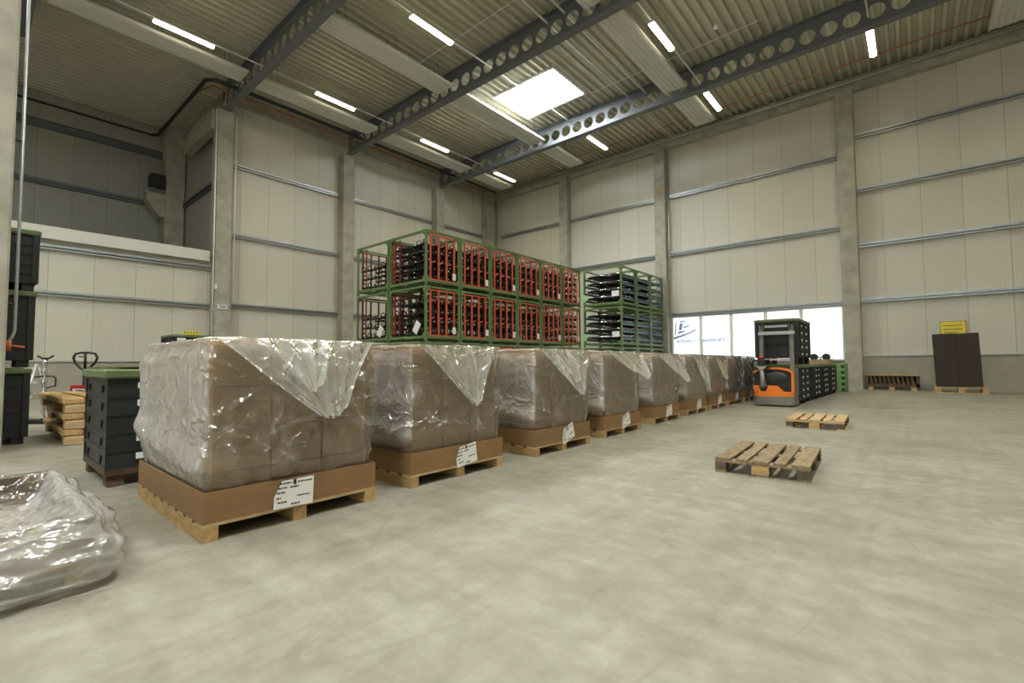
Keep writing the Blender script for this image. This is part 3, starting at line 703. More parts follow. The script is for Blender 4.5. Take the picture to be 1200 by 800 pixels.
flaps = [
    [F_(ya=.03, yb=1.17, ap_y=.82, ap_z=.60, k=7, out=.07, res=110, tail=.09), F_(ya=.35, yb=.85, ap_y=.66, ap_z=.80, k=3, out=.09, res=60, tail=.05, lift=.03)],
    [F_(ya=.05, yb=1.15, ap_y=.78, ap_z=.58, k=6, out=.06, res=90, tail=.06)],
    [F_(ya=.04, yb=1.17, ap_y=.96, ap_z=.58, k=6, out=.06, res=70, tail=.05), F_(ya=.3, yb=.8, ap_y=.80, ap_z=.75, k=3, out=.07, res=40, lift=.03)],
    [F_(ya=.05, yb=1.17, ap_y=1.18, ap_z=.72, k=7, out=.08, res=60, tail=.06, reach=.10)],
    [F_(ya=.05, yb=1.15, ap_y=1.25, ap_z=.62, k=7, out=.08, res=50, tail=.05, reach=.12)],
    [F_(ya=.25, yb=1.17, ap_y=1.16, ap_z=.45, k=6, out=.07, res=40)],
    [F_(ya=.15, yb=1.15, ap_y=1.1, ap_z=.55, k=6, out=.07, res=40)],
    [F_(ya=.2, yb=1.15, ap_y=1.12, ap_z=.60, k=6, out=.07, res=40)],
    [F_(ya=.1, yb=1.1, ap_y=.9, ap_z=.60, k=6, out=.07, res=30)],
]
shells = {}
for i, (x, y) in enumerate(loads):
    stringer_pallet('pine pallet under the %s wrapped load' % (onm[i].split(',')[0]), (x, y, 0), 0, 'pine pallets under the wrapped loads')
    rs = {0: .015, 1: .018, 2: .022}.get(i, .03)
    sh = shells.get(i % 3 + 3) if i > 5 else None
    t, c = wrapped_load('brown carton load under clear film, %s' % onm[i], (x, y, .1105), 11 + i * 5, rs, sh, flaps[i], (5, 3, 4) if i == 0 else (4, 3, 4), lab=(.55 if i == 0 else .66, -.01, (-.03, .12, .3, .25, .1, .08, .1, .1, .0)[i]))
    if 3 <= i <= 5: shells[i] = c.data

# the opened load at the left edge: empty tray with its film bag hanging out
stringer_pallet('pine pallet under the open cardboard tray at the left edge', (-3.19, -.75, 0))
t = thing('open_cardboard_tray', 'low open cardboard tray with film bag spilling over, at the left edge', 'cardboard tray', (-3.19, -.75, .1105))
tray_mb(.2).build('tray_wall', MT['card'], t)
def liner():
    mb = MB(); mb.smooth = True; mb.fold = FO = []; hx, hy = DX / 2, DY / 2; cx, cy = -DX / 2, DY / 2; pts = []; n = 260
    for i in range(n):
        a = 2 * PI * i / n; c, s_ = math.cos(a), math.sin(a); q = (abs(c) ** 22 + abs(s_) ** 22) ** (-1 / 22.0); pts.append((c * q, s_ * q, c, s_))
    # profile: from the floor outside, up over the rim, down inside to a crumpled bottom. (offset outward, z, wobble)
    prof = [(.17, -.085, .03), (.20, -.05, .03), (.22, .0, .035), (.20, .05, .035), (.16, .10, .03), (.11, .15, .025), (.06, .19, .02), (.03, .215, .012), (.0, .222, .006), (-.03, .21, .012), (-.07, .15, .03), (-.11, .09, .04), (-.18, .05, .05), (-.30, .045, .05), (-.45, .05, .05), (-.55, .05, .04)]
    fine = []
    for (a, b) in zip(prof, prof[1:]):
        for k in range(4): t_ = k / 4; fine.append(tuple(a[q] + (b[q] - a[q]) * t_ for q in range(3)))
    fine.append(prof[-1]); V = []
    for j, (o_, z, wb) in enumerate(fine):
        for i, (c, s_, nx, ny) in enumerate(pts):
            # the film hangs loose on the right (+Y) and front sides only; tight elsewhere
            loose = .55 + .45 * noise.noise(Vector((c * 1.5, s_ * 1.5, 3)))
            k1 = noise.noise(Vector((c * 2.6, s_ * 2.6, j * .05))); k2 = abs(noise.noise(Vector((c * 2.6 + 5, s_ * 2.6, j * .22)))); k3 = abs(noise.noise(Vector((c * 5 + k1, s_ * 5, j * .42))))
            d = (o_ * (.6 + .5 * loose) if o_ > 0.03 else o_) + wb * (k1 * 1.0 + (k2 - .25) * 1.6 + (k3 - .2) * .8)
            zz = z + wb * (.5 * k1 + .8 * (k2 - .25) + .5 * (k3 - .2)) * (1 if j > 3 else .15)
            if -.02 < o_ < .04: zz = max(zz, .205)
            if o_ < -.02 and ny < .6: zz = min(zz, .205 - min(1, (-.02 - o_) / .05) * .13 + .02 * k1)
            if o_ < -.05: zz = max(zz, .02)
            zz = max(zz, -.107); FO.append(.10 + .35 * max(0, .12 - k3) * 3 if o_ > .0 else (-.24 if (nx < -.3 and ny < .7) else .0 + .2 * (k3 < .08)))
            # rounded outer corners
            L_ = math.hypot(c * hx, s_ * hy); ux, uy = c * hx / L_, s_ * hy / L_
            V.append((cx + c * hx + ux * d, cy + s_ * hy + uy * d, zz))
    F = [(j * n + i, j * n + (i + 1) % n, (j + 1) * n + (i + 1) % n, (j + 1) * n + i) for j in range(len(fine) - 1) for i in range(n)]
    mb.add(V, F); return mb
liner().build('film_bag', MT['bagfilm'], t, fix=False)

# ------------------------------------------------------------------ old pallets on the floor
def euro_pallet(label, loc, rz, top, dark, mid, cls='pallet'):
    t = thing('euro_pallet', label, cls, loc, rz)
    W, L_ = .8, 1.2; r = random.Random(label)
    for x in (0, .35, .70):
        for k, y in enumerate((0, .5275, 1.055)):
            wd = .10 if x != .35 else .145; xx = min(x, W - wd) if x != .35 else .3275
            mb = MB(); mb.box(xx, xx + wd, y, y + .145, .022, .10); mb.build('block', MT[mid if (x == .35 and k == 0) else dark], t)
    for x, wd in ((0, .10), (.3275, .145), (.70, .10)):
        mb = MB(); mb.box(x, x + wd, 0, L_, 0, .0215); mb.build('bottom_board', MT[top], t)
    for y in (0, .5275, 1.055):
        mb = MB(); mb.box(0, W, y, y + .145, .1005, .1215); mb.build('cross_board', MT[top], t)
    for x, wd in ((0, .145), (.1875, .10), (.3275, .145), (.5125, .10), (.655, .145)):
        mb = MB(); e = r.uniform(-.006, .006); mb.box(x, x + wd, e, L_ + e, .122, .144); mb.build('top_board', MT[top], t, bevel=.003)
    return t
euro_pallet('weathered euro pallet alone on the open floor, nearer of the two', (-1.56, 4.90, 0), math.radians(3.5), 'wood_old', 'wood_dark', 'wood')
euro_pallet('paler euro pallet on the floor in front of the pallet truck', (-1.70, 8.97, 0), math.radians(2.5), 'wood_y', 'wood_dark', 'wood')

# pallet and brown boards by the back wall
t = euro_pallet('pale pallet by the back wall carrying two bundles of brown board', (0, 0, 0), 0, 'wood_y', 'wood', 'wood')
t.location = (1.74, 21.75, 0); t.rotation_euler = (0, 0, PI / 2); t.scale = (1, 1.1, 1.45)
for k, (xx, lb) in enumerate(((.47, 'left bundle of dark brown boards standing on the pale pallet'), (1.045, 'right bundle of dark brown boards standing on the pale pallet'))):
    mb = MB(); n = 9
    for q in range(n):
        yy = .02 + q * .055; sh = rnd.uniform(-.006, .006); T = Matrix.Translation((xx, 21.86, .212)) @ Matrix.Rotation(-.03, 4, 'Y')
        mb.box(sh, .57 + sh, yy, yy + .05, 0.004, 1.80 - .02 * (q % 2), T)
    tag(mb.build('board_bundle', MT['board'], bevel=.004), lb, 'board bundle')
# brown slatted crate by the wall
t = thing('slatted_crate', 'low brown slatted crate with pale top against the back wall', 'crate', (-1.58, 22.95, 0))
mb = MB(); mb.box(0, 1.62, -.02, .50, .54, .565); mb.build('top_board', MT['wood'], t)
mb = MB(); mb.box(.12, 1.6, .0, .02, .12, .24).box(0, .10, 0, .45, .10, .54).box(1.52, 1.62, 0, .45, .10, .54).box(.1, 1.52, .43, .45, .1, .54); mb.build('frame', MT['wood_brown'], t)
for k in range(10):
    mb = MB(); T = Matrix.Translation((.17 + k * .135, .03, .24)) @ Matrix.Rotation(-.15, 4, 'Y'); mb.box(0, .085, 0, .4, 0, .295, T); mb.build('slat', MT['wood_brown'], t)
for x in (.1, .72, 1.36):
    mb = MB(); mb.box(x, x + .16, 0, .45, 0, .12); mb.build('block', MT['wood'], t)

# ------------------------------------------------------------------ black containers with green lids
def container(label, loc, rz=0, sx=1.0, sy=1.65, h=.90, dots=True, lid=True, group=None, handles=True, base=.1):
    """origin: near front corner (+X face, -Y face); runs to -X and +Y"""
    t = thing('plastic_container', label, 'container', loc, rz, group)
    mb = MB()
    mb.box(-sx + .03, -.03, .03, sy - .03, base, h)
    for z in [base + (h - base) * k / 5 for k in range(6)]: mb.box(-sx + .015, -.015, .015, sy - .015, max(base, z - .012), min(h, z + .012))
    for x, y in ((-sx, 0), (-.07, 0), (-sx, sy - .07), (-.07, sy - .07)): mb.box(x, x + .07, y, y + .07, base, h)
    n = 4
    for k in range(1, n):
        y = sy * k / n; mb.box(-.04, -.012, y - .015, y + .015, base, h); x = -sx * k / n; mb.box(x - .015, x + .015, .012, .04, base, h)
    mb.build('body', MT['black'], t)
    for y in (.04, sy / 2 - .06, sy - .16):
        for xf in (-sx + .04, -.16): mb = MB(); mb.box(xf, xf + .12, y, y + .12, 0, base); mb.build('foot', MT['black'], t)
    if lid:
        mb = MB(); mb.cbox(-sx - .015, .015, -.015, sy + .015, h + .001, h + .075, .015).box(-sx + .06, -.06, .06, sy - .06, h + .07, h + .085); mb.build('lid', MT['lid'], t)
    if dots:
        for k in range(5):
            z = base + (h - base) * (k + .5) / 5
            for y in (sy * .36, sy * .72):
                mb = MB(); mb.tube([(-.03, y, z), (-.006, y, z)], .030, 10); mb.build('latch_dot', MT['white'], t)
    return t
g = 'dotted black containers behind the pallet truck'
container('black dotted container at floor level, directly behind the orange pallet truck', (-2.27, 13.75, 0), 0, 1.0, 1.75, .93, group=g)
container('raised black dotted container on top of the one behind the pallet truck', (-2.27, 13.72, 1.02), 0, 1.0, 1.8, 1.10, group=g, base=.17)
container('black dotted container, second at floor level beyond the pallet truck', (-2.24, 15.72, 0), 0, 1.0, 1.45, .93, group=g)
container('black dotted container, third at floor level beyond the pallet truck', (-2.21, 17.3, 0), 0, 1.0, 1.25, .93, group=g)
container('black dotted container, farthest of the floor row before the green crates', (-2.18, 18.7, 0), 0, 1.0, 1.35, .93, group=g)
for k in range(5):
    t = thing('green_folding_crate', 'pale green folding crate in the stack by the wide column, %s' % ('bottom one', 'second from the floor', 'middle one', 'second from the top', 'top one')[k], 'crate', (-1.95, 20.25, k * .205), 0, 'green folding crates by the column')
    mb = MB(); mb.box(-1.0, 0, 0, 1.0, .0, .035).box(-1.0, 0, 0, 1, .15, .20); mb.build('rim', MT['lgreen'], t)
    mb = MB(); mb.box(-.98, -.02, .02, .98, .035, .15); mb.build('folded_wall', MT['blackp'], t)
    for q in range(3):
        mb = MB(); mb.box(-.02, -.005, .1 + q * .32, .28 + q * .32, .04, .145); mb.build('clip', MT['lgreen'], t)
        mb = MB(); mb.box(-.9 + q * .3, -.72 + q * .3, .005, .02, .04, .145); mb.build('clip', MT['lgreen'], t)
t = thing('wooden_tray', 'low pale wooden tray on the far containers beside the wide column', 'tray', (-2.25, 18.75, 1.016))
mb = MB(); mb.box(-.9, 0, 0, 1.2, 0, .02); mb.build('base_board', MT['wood'], t)
mb = MB(); [mb.box(-.02, 0, q * .15, q * .15 + .11, .02, .15) for q in range(8)]; [mb.box(-.9 + q * .15, -.79 + q * .15, 0, .02, .02, .15) for q in range(6)]; mb.build('batten', MT['wood_y'], t)
t = thing('castor_pair', 'two black castor wheels lying on the pale wooden tray', 'castor wheels', (-2.16 - .15, 19.0, 1.037))
for s in (0, 1):
    mb = MB(); mb.tube([(-.06 - s * .36, .25, .21), (-.06 - s * .36, .33, .21)], .12, 20); mb.build('wheel', MT['rubber'], t)
mb = MB(); mb.tube([(-.06, .29, .21), (-.42, .29, .21)], .025, 8).tube([(-.24, .29, .21), (-.24, .29, 0)], .03, 8); mb.build('axle', MT['galv'], t)

# left: stack of five folded containers with a green lid on a rusty base
g = 'folded grey containers stacked left of the nearest load'
bx, by, sx_, sy_ = -5.46, .84, 1.12, 1.25
t = thing('steel_trestle', 'brown steel base with splayed feet under the folded grey containers', 'base frame', (bx, by, 0))
mb = MB(); mb.box(-sx_, 0, 0, sy_, .10, .155); mb.build('deck', MT['steelrust'], t)
for x in (-sx_ + .04, -.16):
    for y in (.02, sy_ - .14):
        mb = MB(); mb.prism([(x, .10), (x + .12, .10), (x + .15, 0), (x - .03, 0)], y, y + .12); mb.build('foot', MT['steelrust'], t)
zl = [.156 + k * .161 for k in range(6)]
for k in range(5):
    nm = ('bottom', 'second', 'middle', 'fourth', 'top')[k]
    t = thing('folded_container', 'grey folded container left of the nearest load, %s of its stack of five' % nm, 'container', (bx, by, zl[k]), 0, g); h = .159
    mb = MB(); mb.box(-sx_, 0, 0, sy_, 0, .012).box(-sx_ + .012, -.012, .012, sy_ - .012, .012, h - .012).box(-sx_, 0, 0, sy_, h - .012, h)
    for x in (-sx_, -.05): mb.box(x, x + .05, 0, .012, .012, h - .012)
    mb.build('body', MT['blackp'], t)
    for x in (-.30, -.95):
        mb = MB(); mb.prism([(x, .10), (x + .09, .10), (x + .06, .03)], -.002, .014); mb.build('latch', MT['rubber'], t)
    mb = MB(); mb.box(-.012, .002, .22, .56, .07, .125); mb.build('paper_label', MT['paper'], t)
    mb = MB(); [mb.box(.002, .004, .40 + q * .05, .43 + q * .05, .085, .11) for q in range(3)]; mb.build('label_print', MT['ink'], t)
mb = MB(); mb.cbox(-sx_ - .03, .03, -.03, sy_ + .03, zl[5] + .002, zl[5] + .085, .015); mb.box(-sx_ + .1, -.1, .1, sy_ - .1, zl[5] + .08, zl[5] + .10).box(-.30, -.1, .0, .3, zl[5] + .085, zl[5] + .11)
for p_ in range(3): mb.box(-sx_ + .02 + p_ * .36, -sx_ + .10 + p_ * .36, .0, sy_, zl[5] + .08, zl[5] + .105)
mb2 = mb.build('container_lid', MT['lid']); mb2.location = (bx, by, 0); tag(mb2, 'weathered green lid on the stack of folded grey containers', 'lid')

# tall stack of containers behind the nearest column
g = 'tall stack of black containers behind the nearest column'
container('black container with green lid at the foot of the tall stack at the left edge', (-9.42, -.60, 0), 0, 1.15, 1.22, .97, dots=False, group=g)
container('black container with green lid, middle of the tall stack at the left edge', (-9.42, -.60, 1.06), 0, 1.15, 1.24, .99, dots=False, group=g)
container('black container with green lid, top of the tall stack at the left edge', (-9.42, -.60, 2.14), 0, 1.15, 1.26, .78, dots=False, group=g)
# far stack behind the nearest load, with yellow label on the lid
g = 'two black containers behind the nearest load'
container('black container with green lid hidden low behind the nearest load', (-17.3, 4.15, 0), 0, 1.25, 1.22, .98, dots=False, group=g)
container('black container with green lid peeping over the nearest load', (-17.3, 4.15, 1.07), 0, 1.25, 1.22, .88, dots=False, group=g)
for k, y in enumerate((4.28, 4.82)):
    mb = MB(); mb.box(-17.305, -17.285, y, y + .22, 1.82, 1.92); mb.build('paper_label', MT['paper'])
    o = bpy.data.objects[-1] if False else None
lab_objs = [o for o in bpy.data.objects if o.name.startswith('paper_label') and o.parent is None]
top_c = [o for o in bpy.data.objects if o.get('label', '') == 'black container with green lid peeping over the nearest load'][0]
for o in lab_objs:
    o.parent = top_c
    for v in o.data.vertices: v.co -= Vector((-17.3, 4.15, 1.07))
t = thing('hazard_bar', 'yellow and black striped bar lying on the green lid behind the nearest load', 'hazard bar', (-17.4, 4.4, 2.04))
mb = MB(); mb.prism([(0, 0), (.5, 0), (.42, .10), (.08, .10)], 0, .1, 'x'); mb.build('bar', MT['yellow'], t)
mb = MB(); [mb.prism([(.06 + k * .08, .03), (.09 + k * .08, .03), (.10 + k * .08, .08), (.07 + k * .08, .08)], .1, .103, 'x') for k in range(5)]; mb.build('stripe', MT['ink'], t)

# heavy timber pallets behind the folded containers
g = 'heavy pine pallets stacked at left'
for k in range(3):
    t = thing('heavy_timber_pallet', 'heavy pale timber pallet at left, %s of its stack' % ('bottom', 'middle', 'top')[k], 'pallet', (-8.78, .92, k * .215), math.radians((0, -1.2, 1.5)[k]), g)
    for x in (-.22, -1.2, -2.3):
        mb = MB(); mb.cbox(x, x + .22, 0, 1.25, .0, .115, .012); mb.build('bearer', MT['wood_y'], t)
    mb = MB(); mb.cbox(-2.4, .0, -.02, .20, .117, .212, .02); mb.build('edge_beam', MT['wood'], t)
    for y in (.26, .52, .78, 1.04):
        mb = MB(); mb.box(-2.4, 0, y, y + .2, .117, .205); mb.build('deck_plank', MT['wood'], t)

# hand pallet truck behind them
t = thing('hand_pallet_truck', 'black and red hand pallet truck with looped handle behind the timber pallets', 'pallet truck', (-11.75, 1.48, 0), math.radians(35))
mb = MB(); mb.tube([(0, 0, .25), (0, 0, 1.02)], .032, 10).tube([(0, 0, 1.02), (0, 0, 1.30)], .022, 8); mb.build('tiller_tube', MT['rubber'], t)
loop = [(0, 0, .98), (.10, 0, 1.04), (.21, 0, 1.14), (.245, 0, 1.23), (.20, 0, 1.30), (.08, 0, 1.32), (-.08, 0, 1.32), (-.20, 0, 1.30), (-.245, 0, 1.23), (-.21, 0, 1.14), (-.10, 0, 1.04)]
mb = MB(); mb.tube(loop, .021, 8, closed=True); mb.build('handle_loop', MT['rubber'], t)
mb = MB(); mb.tube([(0, 0, 1.24), (-.14, 0, 1.25)], .012, 6); mb.build('release_lever', MT['rubber'], t)
mb = MB(); mb.prism([(-.20, .42), (.20, .42), (.17, .72), (-.17, .72)], -.10, .10, 'y'); mb.box(-.26, .26, -.12, .25, .16, .42); mb.build('pump_cover', MT['redp'], t)
mb = MB(); mb.box(-.12, .12, -.105, -.10, .48, .66); mb.build('cover_plate', MT['white'], t)
mb = MB(); mb.box(-.10, .10, -.108, -.105, .50, .53).box(-.10, .02, -.108, -.105, .56, .58).box(-.06, .10, -.108, -.105, .61, .63); mb.build('cover_print', MT['ink'], t)
for s in (-1, 1):
    mb = MB(); mb.tube([(s * .09, -.02, .09), (s * .04, -.02, .09)], .09, 16); mb.build('wheel', MT['rubber'], t)
    mb = MB(); mb.box(s * .27 - .08 * (s > 0) - .08 * (s < 0) + (-.0), s * .27 + .08 if s > 0 else s * .27 + .08, .25, 1.4, .15, .20); mb.build('fork', MT['redp'], t)
    mb = MB(); mb.tube([(s * .27 - .03, 1.25, .055), (s * .27 + .03, 1.25, .055)], .055, 12).tube([(s * .27, 1.25, .05), (s * .27, 1.2, .16)], .02, 6); mb.build('fork_roller', MT['rubber'], t)

# chrome stand with loop (cleaning trolley) by the wall
t = thing('chrome_pole_stand', 'thin foil-wrapped pole stand with black T handle and side loop by the left wall', 'pole stand', (-12.6, 1.02, 0), math.radians(38))
mb = MB(); zz = [0.05 + k * .06 for k in range(20)]
mb.tube([(rnd.uniform(-.006, .006), rnd.uniform(-.006, .006), z) for z in zz], [.022 + .012 * (k % 3 == 0) + rnd.uniform(0, .006) for k in range(20)], 8); mb.build('pole', MT['chrome'], t)
mb = MB(); mb.tube([(-.16, 0, 1.27), (-.06, 0, 1.22), (0, 0, 1.19), (.06, 0, 1.22), (.16, 0, 1.27)], .016, 6); mb.tube([(0, 0, 1.15), (0, 0, 1.24)], .03, 8); mb.build('handle', MT['rubber'], t)
mb = MB(); mb.tube([(-.34, 0, .78), (-.28, 0, .86), (-.05, 0, .88), (.18, 0, .88), (.22, 0, .84), (.22, 0, .70), (.05, 0, .66)], .014, 6); mb.build('side_loop', MT['rubber'], t)
mb = MB(); mb.tube([(-.42, 0, .60), (-.2, 0, .56), (-.1, 0, .50), (0, 0, .56)], .012, 6).tube([(-.4, .05, .60), (-.4, .05, .08)], .01, 6); mb.build('cable', MT['chrome'], t)
mb = MB(); mb.box(-.45, .25, -.18, .18, 0, .06); mb.build('base_plate', MT['rubber'], t)
# aluminium steps
t = thing('step_ladder', 'pale aluminium step ladder beside the tall container stack', 'step ladder', (-12.9, .66, 0), math.radians(48))
for s in (-.34, .34):
    mb = MB(); mb.tube([(s, -.35, 0), (s, .0, 1.12)], .022, 6); mb.build('side_rail', MT['tiller'], t)
    mb = MB(); mb.tube([(s, .35, 0), (s, .02, 1.10)], .018, 6); mb.build('support_rail', MT['tiller'], t)
for k in range(4):
    z = .24 + k * .26; y = -.35 + .35 * z / 1.12; mb = MB(); mb.box(-.33, .33, y - .02, y + .14, z - .03, z + .03); mb.build('step', MT['white_metal'], t)

# ------------------------------------------------------------------ electric pallet truck
t = thing('electric_pallet_truck', 'orange and grey electric stacker truck with raised mast', 'pallet truck', (-2.71, 12.92, 0), math.radians(1))
def rr(w2, y0, y1, r, n=6):
    """plan outline with rounded front corners (front is -Y)"""
    P = [(w2, y1), (-w2, y1)]
    P += [(-w2 + r - r * math.cos(PI / 2 * k / n), y0 + r - r * math.sin(PI / 2 * k / n)) for k in range(n + 1)]
    P += [(w2 - r + r * math.sin(PI / 2 * k / n), y0 + r - r * math.cos(PI / 2 * k / n)) for k in range(n + 1)]
    return P
mb = MB(); mb.prism(rr(.455, .0, .62, .14), .03, .24, 'z'); mb.build('skirt', MT['truckgrey'], t, bevel=.012)
mb = MB(); mb.prism(rr(.45, .012, .60, .14), .2405, .36, 'z')
n = 10
# orange band stepping down to the right
P = [(-.45, .36), (.16, .36)]; 
mb.box(-.43, .10, .03, .6, .36, .50); mb.prism([(.10, .36), (.24, .36), (.10, .50)], .03, .6)
mb.prism([(-.45 + .02, .36), (-.44, .36), (-.44, .5), (-.43, .5)], .1, .6); mb.build('orange_skirt', MT['orange'], t, bevel=.01)
mb = MB(); pr = [(-.44, .50), (-.445, .80)] + [(-.44 * math.cos(PI * k / 14), .80 + .13 * math.sin(PI * k / 14)) for k in range(15)] + [(.43, .50)]
P_ = [(-.43, .505), (.10, .505), (.24, .365), (.43, .365), (.43, .80)] + [(.43 * math.cos(PI * k / 14), .80 + .12 * math.sin(PI * k / 14)) for k in range(1, 14)] + [(-.43, .80)]
mb.prism(P_, .10, .55); mb.build('battery_cover', MT['black'], t)
mb = MB()
o_ = [(.45 * math.cos(PI * k / 18), .80 + .15 * math.sin(PI * k / 18)) for k in range(19)]; i_ = [(.395 * math.cos(PI * k / 18), .80 + .105 * math.sin(PI * k / 18)) for k in range(19)]
for k in range(18): mb.prism([o_[k], o_[k + 1], i_[k + 1], i_[k]], .055, .58)
mb.prism([(.39, .36), (.45, .36), (.45, .80), (.395, .80)], .05, .58); mb.build('orange_arch', MT['orange'], t)
mb = MB(); mb.smooth = True
V = []; nn_ = 24
for k in range(nn_): a = 2 * PI * k / nn_; V.append((.03 + .29 * math.cos(a), .095, .70 + .15 * math.sin(a)))
for k in range(nn_): a = 2 * PI * k / nn_; V.append((.03 + .25 * math.cos(a), .07, .71 + .11 * math.sin(a)))
mb.add(V, [(k, (k + 1) % nn_, nn_ + (k + 1) % nn_, nn_ + k) for k in range(nn_)] + [tuple(range(nn_, 2 * nn_))]); mb.build('hood_dish', MT['blackp'], t)
mb = MB(); mb.box(.39, .455, .10, .62, .24, .93); mb.prism([(.455, .24), (.47, .3), (.47, .85), (.455, .92)], .2, .6); mb.box(-.455, -.40, .3, .62, .24, .85); mb.build('side_cover', MT['truckgrey'], t, bevel=.01)
# tiller
ti = MB(); ti.tube([(-.21, .06, .46), (-.22, .0, .72), (-.225, -.02, .93)], [.075, .05, .042], 12); ti = ti.build('tiller_arm', MT['tiller'], t)
mb = MB(); mb.tube([(-.21, .10, .42), (-.21, .04, .50)], .10, 14); mb.build('tiller_boot', MT['rubber'], t)
hd = MB(); hd.cbox(-.31, -.14, -.11, .02, .98, 1.17, .02)
hd.tube([(-.30, -.05, 1.12), (-.39, -.05, 1.13), (-.43, -.05, 1.08), (-.42, -.05, .99), (-.34, -.05, .91), (-.28, -.05, .90)], .020, 8)
hd.tube([(-.15, -.05, 1.12), (-.06, -.05, 1.13), (-.02, -.05, 1.08), (-.03, -.05, .99), (-.11, -.05, .91), (-.17, -.05, .90)], .020, 8)
hh = hd.build('tiller_head', MT['rubber'], ti)
mb = MB(); mb.prism([(-.33, .99), (-.12, .99), (-.17, .90), (-.28, .90)], -.09, .0); mb.build('head_neck', MT['tiller'], t)
mb = MB(); mb.tube([(-.225, -.05, 1.17), (-.225, -.05, 1.21), (-.225, -.05, 1.235)], [.055, .05, .02], 14); mb.build('stop_button', MT['redp'], t)
for s in (-.34, .34):
    mb = MB(); mb.box(s - .045, s + .045, .58, .68, .1, 2.02); mb.box(s - .045, s - .03, .55, .58, .8, 2.02).box(s + .03, s + .045, .55, .58, .8, 2.02); mb.build('mast_upright', MT['truckgrey'], t)
mb = MB(); mb.box(-.40, .42, .52, .57, 1.78, 1.86); mb.build('mast_crossbar', MT['tiller'], t)
for z in (1.12, 1.97): mb = MB(); mb.box(-.30, .30, .60, .66, z, z + .05); mb.build('mast_crossbar', MT['tiller'], t)
mb = MB(); [mb.box(s - .04, s + .04, .56, .64, 1.90, 2.08) for s in (-.30, .30)]; mb.build('mast_head', MT['black'], t)
for s in (-.30, .30):
    mb = MB(); mb.tube([(s - .04, .30, .075), (s + .04, .30, .075)], .075, 14); mb.build('wheel', MT['rubber'], t)

# ------------------------------------------------------------------ tall green crates with tube frames
CH, CW, CD = 1.66, 1.47, 1.98
def cage(label, loc, W, D, H=CH, bars='red', name='tube_crate', group=None):
    """origin at near corner: runs to -X (depth D) and +Y (width W); faces +X"""
    t = thing(name, label, 'crate', loc, 0, group); p = .065
    for x in (-D, -p):
        for y in (0, W - p):
            mb = MB(); mb.box(x, x + p, y, y + p, 0, H); mb.box(x - .01, x + p + .01, y - .005, y + p + .005, 0, .03)
            g_ = .15; sy = 1 if y == 0 else -1; yy = p - .005 if y == 0 else W - p + .005; xx = -.02 if x > -1 else -D
            sx = -1 if x > -1 else 1; xq = -p + .005 if x > -1 else -D + p - .005; yq = 0 if y == 0 else W - .02
            for za, zb in ((.17, .18 + g_), (H - p + .005, H - p - g_)):
                mb.prism([(yy, za), (yy + sy * g_, za), (yy, zb)], xx, xx + .02, 'x'); mb.prism([(xq, za), (xq + sx * g_, za), (xq, zb)], yq, yq + .02, 'y')
            mb.build('post', MT['green'], t)
    for y in (0, W - p):
        mb = MB(); mb.box(-D + p, -p, y, y + p, H - p, H); mb.build('top_rail', MT['green'], t)
        mb = MB(); mb.box(-D + p, -p, y, y + p, .10, .18); mb.build('bottom_rail', MT['green'], t)
    for x in (-D, -p):
        mb = MB(); mb.box(x, x + p, p, W - p, H - p, H); mb.build('top_rail', MT['green'], t)
        mb = MB(); mb.box(x, x + p, p, W - p, .10, .18); mb.build('bottom_rail', MT['green'], t)
    mb = MB(); [mb.box(-D + p, -p, p + (W - 2 * p) * k / 5 - (.03 if k else 0), p + (W - 2 * p) * k / 5 + .05, .11, .14) for k in range(5)]; mb.build('floor_slats', MT['green'], t)
    if bars == 'red':
        for x, m_ in ((-.05, 'red'), (-D + .05, 'dred')):
            for k in range(4):
                y = p + .16 + (W - 2 * p - .32) * k / 3
                mb = MB(); mb.box(x - .02, x + .02, y - .026, y + .026, .18, H - .13)
                hb = mb.build('hook_bar', MT[m_], t)
                if x > -1:
                    for z in (.72, 1.27): mb = MB(); mb.tube([(x, y, z), (x + .03, y + .15, z + .06)], .02, 6); mb.build('hook', MT[m_], hb)
            for za in (.18, H - .14): mb = MB(); mb.box(x - .02, x + .02, p + .05, W - p - .05, za, za + .04); mb.build('bar_rail', MT[m_], t)
        for y in (.035,):
            for x in (-D * .72, -D * .85):
                mb = MB(); mb.box(x - .02, x + .02, y, y + .03, .14, H - .12); mb.build('side_bar', MT['dred'], t)
    elif bars == 'blue':
        for x in (-.06, -D + .04):
            for k in range(4):
                z = .36 + k * .33; mb = MB(); mb.box(x, x + .02, p + .03, W - p - .03, z - .065, z + .035); mb.build('support_bar', MT['blue'], t)
            for ya in (p + .01, W - p - .06): mb = MB(); mb.box(x, x + .02, ya, ya + .05, .18, H - .12); mb.build('upright_bar', MT['blue'], t)
    return t
def note(parent, x, y, z, w_, h_, rot, ax, m='paper'):
    mb = MB(); T = Matrix.Translation((x, y, z)) @ (Matrix.Rotation(rot, 4, 'Y') if ax == 'y' else Matrix.Rotation(rot, 4, 'X'))
    if ax == 'y': mb.box(-w_ / 2, w_ / 2, -.004, 0, -h_ / 2, h_ / 2, T)
    else: mb.box(0, .004, -w_ / 2, w_ / 2, -h_ / 2, h_ / 2, T)
    return mb.build('paper_note' if m == 'paper' else 'green_tag', MT[m], parent)

